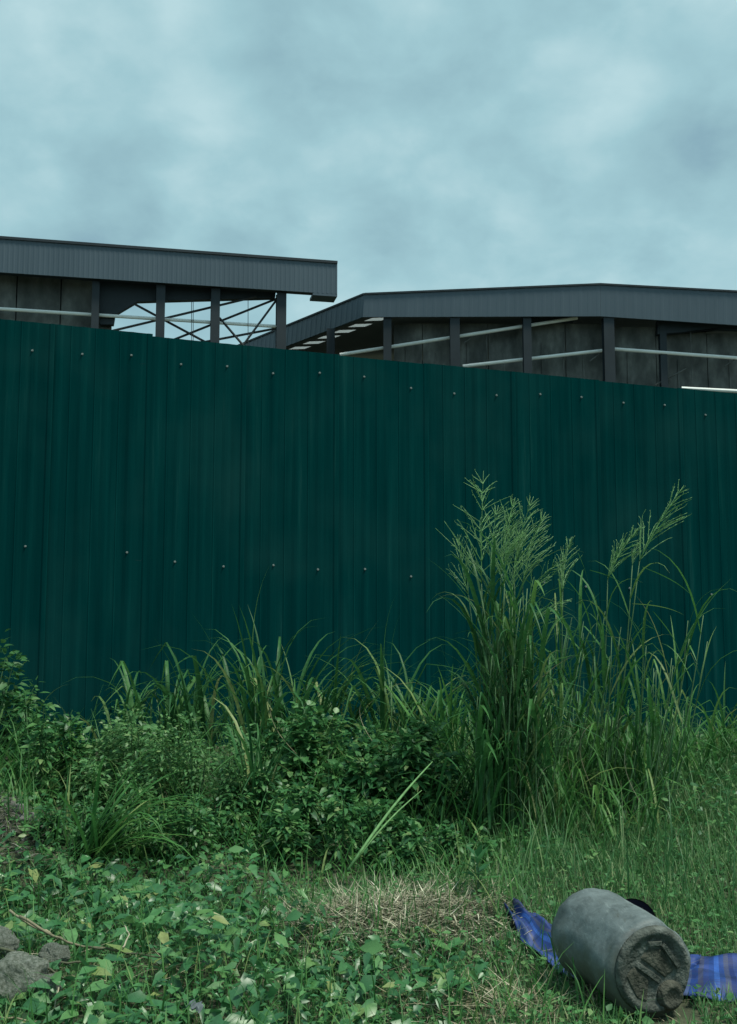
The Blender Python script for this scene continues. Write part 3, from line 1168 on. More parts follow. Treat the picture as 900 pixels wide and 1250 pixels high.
bush('low_bush', .42, 6.15, .42, .28, .34, 'low bush of small leaves under the tallest plumed grass, behind the small sapling', None, 1900, .045, 'ovate', 'bush', 80)
bush('low_bush', -1.0, 6.35, .55, .3, .34, 'low bush of small leaves below the dark reed stalks', None, 2600, .04, 'ovate', 'bush', 80)
bush('low_bush', -1.7, 6.35, .45, .28, .34, 'low bush at the foot of the arching sedge, right of the rubble mound', None, 2100, .042, 'ovate', 'dark', 80)
bush('low_bush', -.55, 6.75, .48, .32, .5, 'low bush of pale green leaves between the dark reed stalks and the leaning stalk', None, 2500, .045, 'ovate', 'bush', 80)
bush('leafy_shrub', -3.7, 8.2, .6, .5, 1.1, 'dark leafy shrub outside the left edge of the picture', None, 900, .085, 'ovate', 'dark', 0)

# ground filler between the bushes
N = 9000
x = RNG.uniform(-4.5, 1.3, N)
y = RNG.uniform(6.0, 9.3, N)
hh = RNG.random(N) ** 1.6 * (.1 + .28 * np.clip((y - 6) / 2, 0, 1))
pos = np.stack([x, y, g0(x, y) + hh], -1)
ax = RNG.normal(0, 1, (N, 3))
ax[:, 2] *= .35
L = RNG.uniform(.03, .065, N)
keep = ((x + 2.35) / .38) ** 2 + ((y - 6.3) / .4) ** 2 > 1
V, t, q = leaf_arrays(pos[keep], ax[keep], rand_up(keep.sum(), .5), L[keep], L[keep] * .55, RNG.uniform(0, .4, keep.sum()), 'ovate')
ug = link('undergrowth', make_mesh('undergrowth', V, [t, q], L_bush, True, np.repeat(RNG.random(keep.sum()) * .95, 8)))
tag(ug, 'dark tangled undergrowth between the bushes and the fence', None, None, 'stuff')

N = 9000
x = RNG.uniform(.55, 4.6, N)
y = RNG.uniform(5.75, 8.9, N)
top_ = (.08 + .2 * np.clip((y - 5.8) / 1.2, 0, 1)) * (.75 + .45 * np.sin(3.3 * x + 1) * np.sin(2.9 * y))
pos = np.stack([x, y, g0(x, y) + top_ * RNG.random(N) ** .8], -1)
ax = RNG.normal(0, 1, (N, 3))
ax[:, 2] *= .4
L = RNG.uniform(.025, .06, N)
keep = RNG.random(N) < np.clip((y - 5.7) / .8, .15, 1)
V, t, q = leaf_arrays(pos[keep], ax[keep], rand_up(keep.sum(), .5), L[keep], L[keep] * .5, RNG.uniform(0, .4, keep.sum()), 'ovate')
ug2 = link('weedy_bank', make_mesh('weedy_bank', V, [t, q], L_bush, True, np.repeat(RNG.random(keep.sum()) * .98, 8)))
tag(ug2, 'tangled leafy weeds at the foot of the plumed grass, on the right bank', None, None, 'stuff')
# ------------------------------------------------------------------ tall grass clumps
G_T = 'arching grass tussocks along the fence'
tuft('grass_tussock', XY(165, 8.2), 8.2, 'arching grass tussock above the bright bush, leftmost of those along the fence', 'grass', G_T, 52, .9, .22, 'blade', .3, (3, 26), wid=.8)
tuft('grass_tussock', XY(235, 8.3), 8.3, 'grass tussock with one long pale blade above it, second from the left along the fence', 'grass', G_T, 62, 1.05, .26, 'blade', .3, (3, 26), wid=.8)
tuft('grass_tussock', XY(330, 8.1), 8.1, 'dense tall grass tussock behind the dark reed stalks', 'grass', G_T, 84, 1.12, .27, 'blade', .3, (3, 26), wid=.8)
tuft('grass_tussock', XY(395, 8.3), 8.3, 'drooping grass tussock between the reed stalks and the thin upright shoots', 'grass', G_T, 62, 1.02, .25, 'blade', .28, (3, 26), dirbias=(0, .5), wid=.8)
tuft('grass_tussock', XY(490, 8.4), 8.4, 'grass tussock around the thin upright shoots left of the tallest plumes', 'grass', G_T, 62, 1.05, .28, 'blade', .25, (3, 28), wid=.8)
tuft('grass_tussock', XY(545, 8.0), 8.0, 'grass tussock of folded blades just left of the tallest plumes', 'grass', G_T, 60, 1.0, .24, 'fresh', .25, (3, 26), wid=.75)
tuft('grass_tussock', -2.9, 8.8, 'grass tussock behind the dark shrub at the left edge', 'grass', G_T, 14, .6, .3, 'blade', .2)
# sedge fanning out over the small bush, dark reeds
tuft('sedge', XY(120, 6.05), 6.05, 'arching sedge fanning to the right in front of the bright bush', 'grass', None, 46, .8, .08, 'fresh', .1, (14, 52), dirbias=(0.1, .85), wid=.8)
tuft('reed_stalk', XY(318, 6.75), 6.75, 'dark upright reed stalks in the middle of the bushes', 'grass', None, 26, 1.05, .06, 'blade', .1, (0, 7), wid=.6)


# ------------------------------------------------------------------ plumed guinea grass
def panicle_mesh(seed, length, lean, n_nodes=9, openness=1.0):
    rg = random.Random(seed)
    m = MB()
    n = 9
    pts = []
    for i in range(n):
        t = i / (n - 1)
        pts.append((lean * t * t * length, 0, length * t * (1 - .12 * abs(lean) * t)))
    m.tube(pts, [.0042 * (1 - .75 * i / (n - 1)) for i in range(n)], 4)

    def at_(t):
        f = t * (n - 1)
        i = min(int(f), n - 2)
        a, b = Vector(pts[i]), Vector(pts[i + 1])
        return a.lerp(b, f - i), (b - a).normalized()
    for k in range(n_nodes):
        t = (k + .3 * rg.random()) / n_nodes * .97
        p, tg = at_(t)
        for _ in range(rg.choice((3, 4, 4, 5))):
            a = rg.uniform(0, 2 * math.pi)
            bl = length * (.46 * (1 - t) + .1) * rg.uniform(.7, 1.1)
            th = R(rg.uniform(32, 58)) * openness
            d = (tg * math.cos(th) + Vector((math.cos(a), math.sin(a), 0)) * math.sin(th)).normalized()
            q = [p.copy()]
            v = d.copy()
            ns = 5
            for s in range(ns):
                v = (v + Vector((.03 + lean * .05, 0, -.03))).normalized()
                q.append(q[-1] + v * bl / ns)
            m.tube([tuple(c) for c in q], [.0022, .0021, .002, .0019, .0016, .001], 3, False)
            for s in range(1, ns + 1):
                for _2 in range(1):
                    a2 = rg.uniform(0, 2 * math.pi)
                    d2 = (v * 1.1 + Vector((math.cos(a2), math.sin(a2), math.sin(a2 * 1.7) * .5)) * .55).normalized()
                    e = q[s] + d2 * bl * rg.uniform(.06, .14)
                    m.tube([tuple(q[s]), tuple(q[s].lerp(e, .6)), tuple(e)], [.001, .0018, .0007], 3, False)
    V = np.concatenate(m.v)
    fs = []
    if m.f3:
        fs.append(np.concatenate(m.f3))
    fs.append(np.concatenate(m.f4))
    return make_mesh('panicle', V, fs, L_pan, True, np.repeat(0.3, len(V)))


def culm_pts(b, tip, bow):
    b, tip = Vector(b), Vector(tip)
    return [b.lerp(tip, t) + Vector((bow * math.sin(t * math.pi), 0, 0)) for t in (0, .2, .4, .6, .8, 1)]


def add_culm(root, b, tip, bow, rad=.0065, leaves=4, mat='blade', lmin=.4, lmax=.75, pan=None, pscale=1, ptilt=0, paz=0, lo=.2, hi=.88):
    """b, tip relative to root"""
    pts = culm_pts(b, tip, bow)
    m = MB()
    m.tube([tuple(p) for p in pts], [rad, rad * .95, rad * .9, rad * .8, rad * .65, rad * .5], 6)
    link('culm', m.mesh('culm', M_gstem, True), root)
    for i in range(leaves):
        t = lo + (hi - lo) * (i + random.random() * .8) / max(leaves, 1)
        f = t * 5
        k = min(int(f), 4)
        p = pts[k].lerp(pts[k + 1], f - k)
        L = random.uniform(lmin, lmax)
        idx = random.choices(range(8), weights=[3, 3, 2.4, 1.6, 2, 1.3, 1.3, 1.5])[0]
        M = Matrix.Translation(p) @ Matrix.Rotation(random.uniform(0, 2 * math.pi), 4, 'Z') @ Matrix.Rotation(R(random.uniform(4, 26)), 4, 'Y') @ Matrix.Diagonal((L, L * random.uniform(.75, 1.15), L, 1))
        link('blade', BL[mat][idx], root, M)
    if pan is not None:
        M = Matrix.Translation(pts[-1]) @ Matrix.Rotation(paz, 4, 'Z') @ Matrix.Rotation(ptilt, 4, 'Y') @ Matrix.Diagonal((pscale, pscale, pscale, 1))
        link('panicle', pan, root, M)


PAN = [panicle_mesh(1, .64, .04, 11, 1.0), panicle_mesh(2, .52, .16, 10, .72), panicle_mesh(3, .52, .1, 10, .62), panicle_mesh(4, .44, .5, 8, .75), panicle_mesh(5, .34, .2, 8, .6)]
Y0 = 6.75
x0 = XY(618, Y0)
zg = gz(x0, Y0) - .03
gg = empty('guinea_grass', (x0, Y0, zg), 'tallest clump of guinea grass with a dense pale plume of seed heads', 'grass', 'plumed grass clumps')


def rel(px, py, Y, root):
    p = P(px, py, Y)
    return p - Vector(root.location)


# (tip px at the foot of the plume, plume, tilt, scale)
for (bx, tx, ty, pn, tilt, sc) in ((588, 588, 712, 0, 0, 1.15), (598, 572, 726, 2, -16, .75), (604, 600, 712, 1, -3, .95), (612, 612, 700, 1, 2, .95), (620, 628, 702, 1, 6, 1.0),
                                   (632, 638, 714, 1, 9, .95), (640, 646, 735, 3, 15, .8), (644, 650, 765, 3, 30, .7), (616, 616, 712, 2, 1, .9), (624, 626, 726, 2, 4, .85)):
    yy = Y0 + random.uniform(-.12, .12)
    a = rel(bx + random.uniform(-6, 6), 1045, yy, gg)
    a.z = 0.0
    add_culm(gg, a, rel(tx, ty, yy, gg), random.uniform(-.02, .03), .006, 9, random.choice(('blade', 'fresh')), .35, .7, PAN[pn], sc, R(tilt), random.uniform(-.7, .7), .1, .93)
for i in range(52):
    px = random.gauss(618, 22)
    yy = Y0 + random.uniform(-.18, .18)
    a = rel(px, 1045, yy, gg)
    a.z = 0
    add_culm(gg, a, rel(px + random.gauss(0, 14), random.uniform(715, 890), yy, gg), random.uniform(-.05, .05), .0055, 6, 'blade', .35, .85, None, lo=.05, hi=.98)
G_P = 'plumed grass clumps'
# thin plumed stalks to the right
Y1 = 7.1
gr = empty('guinea_grass', (XY(740, Y1), Y1, gz(XY(740, Y1), Y1) - .03), 'leaning guinea grass right of the tallest clump, with three thin open seed heads', 'grass', G_P)
for (bx, tx, ty, pn, tilt, sc, paz) in ((672, 687, 722, 4, 0, 1.1, 0), (722, 742, 706, 4, 22, 1.2, 0), (728, 781, 684, 2, 26, 1.15, 0), (740, 772, 690, 4, 8, .5, 0)):
    a = rel(bx, 985, Y1, gr)
    a.z = gz(a.x + gr.location.x, Y1) - gr.location.z
    add_culm(gr, a, rel(tx, ty, Y1, gr), .02, .006, 5, 'fresh', .3, .6, PAN[pn], sc, R(tilt), paz, .15, .9)
for i in range(44):
    px = random.uniform(655, 835)
    yy = Y1 + random.uniform(-.25, .3)
    a = rel(px - 20, 985, yy, gr)
    a.z = gz(a.x + gr.location.x, yy) - gr.location.z
    add_culm(gr, a, rel(px + random.uniform(0, 40), random.uniform(745, 880), yy, gr), .03, .005, 4, random.choice(('fresh', 'blade')), .35, .75, None, lo=.05, hi=.97)
# a few single long blades seen against the fence
for (bx, by, tx, ty, Y, k, wr) in ((815, 850, 878, 700, 7.2, 0, 1.5), (470, 840, 474, 722, 8.2, 0, .5), (312, 860, 313, 690, 7.9, 0, .45), (478, 840, 482, 745, 8.2, 0, .7)):
    a, b = P(bx, by, Y), P(tx, ty, Y)
    L = (b - a).length * 1.02
    root = gr if bx == 815 else None
    if root is None:
        root = empty('grass_shoot', (a.x, a.y, a.z), {470: 'thin upright shoot left of a shorter shoot near the middle of the fence', 312: 'tallest thin upright shoot above the dark reed stalks', 478: 'short pointed shoot just right of a thinner taller shoot by the fence'}[bx], 'grass')
    d = (b - a)
    M = Matrix.Translation(a - Vector(root.location)) @ Matrix.Rotation(math.atan2(0, 1), 4, 'Z') @ Matrix.Rotation(math.atan2(d.x, d.z) - R(9), 4, 'Y') @ Matrix.Diagonal((L, L * wr, L, 1))
    link('blade', BL['fresh'][0], root, M)
    if bx != 815:
        zg_ = gz(a.x, a.y)
        m = MB()
        m.tube([(0, 0, zg_ - a.z), (0, 0, .05)], [.006, .005], 5)
        link('culm', m.mesh('culm', M_gstem, True), root)

for (bx, by, tx, ty, Y) in ((700, 955, 690, 885, 6.6), (722, 960, 700, 880, 6.6), (785, 985, 752, 905, 6.5), (665, 1000, 652, 930, 6.5), (760, 905, 748, 868, 6.7), (600, 880, 560, 815, 6.9), (455, 905, 430, 850, 7.0), (362, 920, 318, 858, 6.8), (640, 850, 700, 800, 6.7)):
    a, b = P(bx, by, Y), P(tx, ty, Y)
    d = b - a
    L = d.length * 1.1
    near_ = gr if bx > 660 else gg
    link('blade', BL['straw'][random.randrange(4)], near_, Matrix.Translation(a - Vector(near_.location)) @ Matrix.Rotation(math.atan2(d.x, d.z) - R(12), 4, 'Y') @ Matrix.Diagonal((L, L * 1.5, L, 1)))
for (bx, by, tx, ty, Y, wr) in ((784, 692, 847, 724, 7.1, 1.6), (720, 696, 757, 709, 7.1, 1.5), (772, 737, 832, 748, 7.1, 1.3), (797, 746, 832, 792, 7.1, 1.3), (768, 752, 800, 800, 7.1, 1.2), (654, 768, 702, 754, 6.8, 1.2), (700, 812, 740, 776, 6.9, 1.4), (738, 776, 776, 785, 6.9, 1.2), (575, 850, 540, 790, 6.9, 1.4)):
    a, b = P(bx, by, Y), P(tx, ty, Y - .1)
    d = b - a
    L = d.length * 1.1
    near_ = gr if bx > 660 else gg
    link('blade', BL['fresh'][0], near_, Matrix.Translation(a - Vector(near_.location)) @ Matrix.Rotation(math.atan2(d.x, d.z) - R(12), 4, 'Y') @ Matrix.Rotation(random.uniform(-.5, .5), 4, 'Z') @ Matrix.Diagonal((L, L * wr, L, 1)))
G_R = 'fresh grass tussocks at the right'
for px, Y, n, h, lab in ((700, 7.7, 46, .95, 'fresh grass tussock behind the leaning plumed stalks'), (770, 7.3, 60, .9, 'wide fresh grass tussock under the two small seed heads'),
                         (835, 7.8, 46, .75, 'fresh grass tussock below the long single pointed blade'), (880, 8.3, 46, .7, 'bright fanned grass tussock by the fence at the right edge of the picture'),
                         (945, 8.0, 30, .7, 'fresh grass tussock just outside the right edge'), (680, 6.7, 50, .8, 'grass tussock at the right foot of the tallest clump'),
                         (755, 6.6, 46, .62, 'grass tussock with a few dry pale blades in front of the leaning plumes'), (575, 6.7, 34, .8, 'dark grass tussock at the left foot of the tallest clump'),
                         (1010, 8.4, 26, .8, 'grass tussock by the fence beyond the right edge')):
    tuft('grass_tussock', XY(px, Y), Y, lab, 'grass', G_R, n, h, .24, 'fresh' if px != 575 else 'blade', .15, (3, 30), wid=.75)

# where the tarp and the drum lie (nothing grows through them)
TARP_CL = [Vector((.69, 5.30, 0)), Vector((.81, 5.0, 0)), Vector((1.0, 4.77, 0)), Vector((1.35, 4.58, 0)), Vector((1.7, 4.50, 0)), Vector((2.25, 4.42, 0))]
TARP_W = [.08, .22, .34, .54, .66, .7]


def covered(x, y, grow=0.0):
    m = np.zeros(len(x), bool)
    for k in range(len(TARP_CL) - 1):
        a, b = TARP_CL[k], TARP_CL[k + 1]
        d = b - a
        t = np.clip(((x - a.x) * d.x + (y - a.y) * d.y) / d.length_squared, 0, 1)
        dist = np.hypot(x - a.x - d.x * t, y - a.y - d.y * t)
        m |= dist < (TARP_W[k] * (1 - t) + TARP_W[k + 1] * t) * .5 - .02 + grow
    a, d = np.array([1.13, 4.2]), np.array([-.17, .45])
    t = np.clip(((x - a[0]) * d[0] + (y - a[1]) * d[1]) / (d @ d), 0, 1)
    m |= np.hypot(x - a[0] - d[0] * t, y - a[1] - d[1] * t) < .1 + grow
    return m


# ------------------------------------------------------------------ lawn, weeds, dry grass
N = 250000
x = RNG.uniform(-4.5, 5.5, N)
y = 2.6 + 6.9 * RNG.random(N) ** 1.1
right = np.clip((x - (.35 + .0 * y)) / .7 + RNG.normal(0, .3, N), 0, 1)
front = np.clip((6.0 - y) / .4, 0, 1)
p_keep = np.maximum(right, front * .6)
dens_dry = (((x - .15) / .42) ** 2 + ((y - 5.25) / .26) ** 2 < 1)
under_drum = covered(x, y, .02)
keep = (RNG.random(N) < p_keep) & ~(dens_dry & (RNG.random(N) < .45)) & ~under_drum
x, y = x[keep], y[keep]
n = len(x)
far = np.clip((y - 4.5) / 4, 0, 1)
L = RNG.uniform(.035, .11, n) * (1 + 1.6 * far * RNG.random(n) + .6 * far)
base = np.stack([x, y, g0(x, y) - .005], -1)
stuff_blades('grass', base, RNG.random(n) * 6.283, RNG.uniform(.05, .6, n), RNG.uniform(.2, 1.5, n), 1.6, L, RNG.uniform(.003, .0075, n), L_lawn, 'short rough grass on the slope right of and behind the drum', 2)
# taller wispy stalks in the right slope
N = 1500
x = RNG.uniform(.7, 5, N)
y = RNG.uniform(5.3, 9.2, N)
base = np.stack([x, y, g0(x, y)], -1)
stuff_blades('tall_grass', base, RNG.random(N) * 6.283, RNG.uniform(.02, .5, N), RNG.uniform(.1, 1.3, N), 1.8, RNG.uniform(.2, .55, N), RNG.uniform(.004, .009, N), L_lawn, 'taller wispy grass on the slope below the plumed clumps', 5)
N = 4200
x = RNG.uniform(-3.2, .9, N)
y = RNG.uniform(3.4, 8.2, N)
base = np.stack([x, y, g0(x, y)], -1)
stuff_blades('wild_grass', base, RNG.random(N) * 6.283, RNG.uniform(.05, .8, N), RNG.uniform(.2, 1.7, N), 1.8, RNG.uniform(.12, .34, N) * (1 + 1.3 * np.clip((y - 6) / 1.5, 0, 1)), RNG.uniform(.003, .009, N) * (1 + .5 * (y > 6)), L_fresh, 'thin wild grass growing up through the vines and bushes', 5)
# small broad weeds through the lawn
N = 46000
x = RNG.uniform(-3.2, 4, N)
y = 3.0 + 4.8 * RNG.random(N) ** 1.2
pk = np.where(x > .6, .8, .55) * np.clip((7.6 - y) / 1.5, 0, 1)
keep = (RNG.random(N) < pk) & ~((((x - .15) / .42) ** 2 + ((y - 5.25) / .26) ** 2 < 1) & (RNG.random(N) < .5)) & ~covered(x, y, .03)
x, y = x[keep], y[keep]
n = len(x)
L = RNG.uniform(.02, .05, n)
pos = np.stack([x, y, g0(x, y) + RNG.uniform(.005, .07, n)], -1)
ax = RNG.normal(0, 1, (n, 3))
ax[:, 2] = RNG.uniform(-.2, .6, n)
V, t, q = leaf_arrays(pos, ax, rand_up(n, .4), L, L * RNG.uniform(.4, .7, n), RNG.uniform(0, .4, n), 'ovate')
wd = link('weeds', make_mesh('weeds', V, [t, q], L_weed, True, np.repeat(RNG.random(n) * .93, 8)))
tag(wd, 'small broad-leaved weeds mixed into the rough grass', None, None, 'stuff')


def straw(name, n, cx_, cy_, rx, ry, hmax, lmin, lmax, wmin, wmax, label, mat=L_straw):
    x = cx_ + RNG.normal(0, .5, n) * rx
    y = cy_ + RNG.normal(0, .5, n) * ry
    d = ((x - cx_) / rx) ** 2 + ((y - cy_) / ry) ** 2
    z = g0(x, y) + RNG.random(n) * hmax * np.exp(-d)
    base = np.stack([x, y, z], -1)
    return stuff_blades(name, base, RNG.random(n) * 6.283, RNG.uniform(1.15, 1.75, n), RNG.normal(0, .45, n), 1.2, RNG.uniform(lmin, lmax, n), RNG.uniform(wmin, wmax, n), mat, label, 4)


straw('dry_grass', 3000, .1, 5.28, .66, .38, .06, .06, .22, .0025, .0075, 'loose patch of dry cut grass left of the drum', L_hay)
straw('dry_stems', 700, .45, 4.4, .7, .4, .05, .06, .28, .002, .006, 'loose dry stems lying in the weeds in front of the drum')
straw('dry_litter', 260, -1.3, 4.7, .9, .5, .05, .1, .3, .003, .007, 'brown dead stems in the vine cover')

# ------------------------------------------------------------------ vine cover at the lower left
vine = empty('ground_vine', (-.9, 4.7, 0), 'sprawling green vine with pointed leaves covering the ground at the lower left', 'vine')
N = 12500
x = RNG.uniform(-3.0, .55, N)
y = 3.2 + 2.75 * RNG.random(N)
# patchy canopy of its own: hummocks and hollows
hum = .13 + .09 * np.sin(3.1 * x + 2.2 * y) * np.sin(2.7 * y - 1.3 * x + .6) + .05 * np.sin(8 * x + 1) * np.sin(7 * y)
hum += .08 * np.exp(-((y - 5.5) / .35) ** 2)
edge_r = .28 + .25 * np.sin(3 * y) - .55 * np.clip((y - 4.9) / .4, 0, 1) - .1 * np.clip((4.6 - y), 0, 1)
dens = np.clip((edge_r - x) / .5 + .35, 0, 1)
hollow = np.exp(-(((x + 1.15) / .4) ** 2 + ((y - 4.62) / .16) ** 2)) + np.exp(-(((x + 1.5) / .3) ** 2 + ((y - 4.4) / .2) ** 2))
keep = (RNG.random(N) < dens) & (RNG.random(N) > hollow * .85) & ~((((x - .15) / .45) ** 2 + ((y - 5.25) / .24) ** 2 < 1) & (RNG.random(N) < .75))
x, y, hum = x[keep], y[keep], hum[keep]
n = len(x)
tz = RNG.random(n) ** .7
pos = np.stack([x, y, g0(x, y) + np.maximum(hum, .04) * tz + .01], -1)
az = RNG.random(n) * 6.283
ax = np.stack([np.cos(az), np.sin(az) - .25, RNG.normal(-.1, .4, n)], -1)
up = rand_up(n, .5)
up[:, 1] -= .25
L = .022 + .088 * RNG.random(n) ** 2.2
inview = (np.abs(x / np.maximum(y, .1)) < .36) & (y > 3.9)
score = np.where(inview, 0, -50) - y * .5 + tz * 1.6 + L * 10
top = np.argsort(-score)[:900]
top = RNG.permutation(top)[:300]
mask = np.ones(n, bool)
mask[top] = False
kinds = RNG.random(n)
Vs, ts, qs, off, vv = [], [], [], 0, []
for kd, lo_, hi_, wr in (('heart', 0, .3, .62), ('lance', .3, .68, .3), ('ovate', .68, 1.01, .5)):
    s_ = mask & (kinds >= lo_) & (kinds < hi_)
    V, t, q = leaf_arrays(pos[s_], ax[s_], up[s_], L[s_], L[s_] * wr, RNG.uniform(0, .45, s_.sum()), kd, .2)
    Vs.append(V)
    ts.append(t + off)
    qs.append(q + off)
    off += len(V)
    vv.append(np.repeat(RNG.random(s_.sum()) * .97, 8))
V = np.concatenate(Vs) - np.array(vine.location)
fo = link('foliage', make_mesh('foliage', V, [np.concatenate(ts), np.concatenate(qs)], L_vine, True, np.concatenate(vv)), vine)
fo['kind'] = 'stuff'
for i in top:
    kd = 'heart' if kinds[i] < .35 else ('lance' if kinds[i] < .72 else 'ovate')
    link('leaf', random.choice(LF['vine'][kd]), vine, frame(pos[i] - np.array(vine.location), ax[i], up[i], L[i] * 1.15))


def stem_path(pxs, Y_, lift, rad, parent, mat=M_stem):
    pts = []
    for (px, py, Y) in pxs:
        pts.append(P(px, py, Y))
    m = MB()
    # smooth the path
    sm = []
    for i in range(len(pts) - 1):
        for t in np.linspace(0, 1, 5)[:-1]:
            sm.append(pts[i].lerp(pts[i + 1], t) + Vector((0, 0, random.uniform(-.006, .006))))
    sm.append(pts[-1])
    m.tube([tuple(p) for p in sm], [rad * (1 - .4 * i / len(sm)) for i in range(len(sm))], 5)
    return m.build('stem', mat, parent, True)


for path, rad, mt in (([(-8, 1156, 4.5), (30, 1166, 4.45), (62, 1174, 4.45), (104, 1174, 4.5)], .007, M_stem), ([(24, 1118, 4.75), (58, 1140, 4.7), (90, 1152, 4.65), (140, 1160, 4.6)], .007, L_straw),
                      ([(12, 1112, 4.8), (40, 1130, 4.75), (62, 1139, 4.7)], .006, L_straw), ([(50, 1178, 4.4), (72, 1190, 4.35), (88, 1200, 4.35)], .005, M_stem),
                      ([(105, 1155, 4.6), (140, 1160, 4.6), (200, 1170, 4.55)], .005, M_stem), ([(66, 1245, 4.1), (68, 1222, 4.15), (72, 1205, 4.2)], .004, L_straw),
                      ([(150, 1158, 4.6), (158, 1142, 4.65), (152, 1130, 4.7)], .004, L_straw), ([(-5, 1240, 4.1), (40, 1246, 4.1), (80, 1250, 4.08)], .005, L_straw)):
    stem_path(path, 0, 0, rad, vine, mt)


# ------------------------------------------------------------------ rocks and rubble
def rock_mesh(seed, mat, sub=3, rough=.28, squash=(1, .8, .8)):
    import bmesh
    bm = bmesh.new()
    bmesh.ops.create_icosphere(bm, subdivisions=sub, radius=1)
    rg = random.Random(seed)
    from mathutils import noise as mn
    cuts = [(Vector((rg.gauss(0, 1), rg.gauss(0, 1), rg.gauss(0, 1))).normalized(), rg.uniform(.7, .92)) for _ in range(7)]
    o = Vector((rg.random() * 50, rg.random() * 50, 0))
    for v in bm.verts:
        p = v.co.copy()
        for nn, d in cuts:
            k = p.dot(nn)
            if k > d:
                p -= nn * (k - d) * .9
        p *= 1 + rough * mn.noise(p * 1.6 + o) + .1 * mn.noise(p * 4.5 + o)
        v.co = Vector((p.x * squash[0], p.y * squash[1], p.z * squash[2]))
    me = bpy.data.meshes.new('rock')
    bm.to_mesh(me)
    bm.free()
    me.materials.append(mat)
    return me


def rock(px, py, Y, s, seed, label, group=None, squash=(1, .8, .85), rz=0):
    p = P(px, py, Y)
    o = link('rock', rock_mesh(seed, M_rock, 4, .28, squash))
    o.location = p
    o.scale = (s, s, s)
    o.rotation_euler = (random.uniform(-.2, .2), random.uniform(-.2, .2), rz)
    return tag(o, label, 'rock', group)


rock(22, 1196, 4.35, .12, 3, 'largest grey rock at the lower left corner, crossed by a brown stem')
rock(58, 1206, 4.3, .06, 5, 'darker grey rock leaning against the right side of the largest rock')
rock(68, 1166, 4.5, .06, 8, 'small pale pointed stone above and right of the largest rock', squash=(1, .8, .9))
rock(0, 1150, 4.6, .075, 12, 'grey rock behind the largest rock at the left edge')
stones = [rock_mesh(40 + i, M_rubble, 2, .3, (1, .8, .7)) for i in range(4)]
for i in range(34):
    a, r = random.uniform(0, 6.283), math.sqrt(random.random())
    x, y = -2.3 + .42 * r * math.cos(a), 6.2 + .4 * r * math.sin(a)
    o = link('stone', stones[i % 4])
    s = random.uniform(.022, .055)
    o.scale = (s, s, s)
    o.location = (x, y, gz(x, y) + s * .3)
    o.rotation_euler = (random.random() * 3, random.random() * 3, random.random() * 6)
    tag(o, 'small grey stone of the rubble mound at the left edge', 'stone', 'rubble stones on the mound')
straw('mound_litter', 900, -2.25, 6.2, .4, .36, .06, .05, .2, .003, .008, 'grey dead stems lying over the rubble mound', L_grey)

# ------------------------------------------------------------------ leaning stalk, sapling, scraps
st = empty('leaning_stalk', P(425, 1062, 5.9), 'long pale stalk leaning to the right across the low bush of heart-shaped leaves', 'plant')
for (tx, ty, r0, Y) in ((528, 930, .009, 6.3), (515, 965, .006, 6.25)):
    a, b = P(425, 1062, 5.9), P(tx, ty, Y)
    m = MB()
    pts = [a.lerp(b, t) + Vector((0, 0, .03 * math.sin(t * 3.1))) for t in np.linspace(0, 1, 7)]
    m.tube([tuple(p) for p in pts], [r0, r0, r0, r0 * .9, r0 * .8, r0 * .6, r0 * .3], 5)
    m.build('stem', L_pan, st, True)
sx, sy = XY(579, 5.45), 5.45
sap = empty('sapling', (sx, sy, gz(sx, sy)), 'small upright sapling with long pointed leaves behind the tip of the blue tarp', 'plant')
m = MB()
m.tube([(sx, sy, gz(sx, sy) - .02), (sx + .005, sy, gz(sx, sy) + .12), (sx, sy, gz(sx, sy) + .2)], [.006, .005, .003], 6)
m.build('stem', M_gstem, sap)
for i in range(11):
    a = i * 2.4
    h = .09 + .11 * i / 10
    el = .25 + .9 * i / 10
    ax_ = (math.cos(a) * math.cos(el), math.sin(a) * math.cos(el), math.sin(el))
    up_ = (-math.cos(a) * math.sin(el), -math.sin(a) * math.sin(el), math.cos(el) + .01)
    link('leaf', LF['vine']['lance'][i % 2], sap, frame((0, 0, h), ax_, up_, .12 - .035 * i / 10))


def scrap(px, py, Y, s, label, seed):
    rg = random.Random(seed)
    n = 7
    V, q = [], []
    for i in range(n):
        for j in range(n):
            V.append(((i - 3) / 3 * s * (1 - .25 * abs(j - 3) / 3) + rg.uniform(-.06, .06) * s, (j - 3) / 3 * s * .7 + rg.uniform(-.06, .06) * s, (.3 * math.sin(i * 1.3 + j * .5) + .25 * math.sin(j * 1.9 - i * .4) + rg.uniform(-.08, .08)) * s))
    for i in range(n - 1):
        for j in range(n - 1):
            q.append((i * n + j, (i + 1) * n + j, (i + 1) * n + j + 1, i * n + j + 1))
    me = make_mesh('plastic_scrap', V, [q], M_scrap, False)
    o = link('plastic_scrap', me)
    o.location = P(px, py, Y)
    o.rotation_euler = (R(25), 0, rg.random() * 3)
    sm = o.modifiers.new('thick', 'SOLIDIFY')
    sm.thickness = .002
    return tag(o, label, 'litter')


scrap(252, 1174, 4.55, .016, 'small white plastic scrap lying among the vine leaves', 1)
scrap(238, 1228, 4.15, .034, 'crumpled grey plastic scrap at the bottom of the picture', 2)

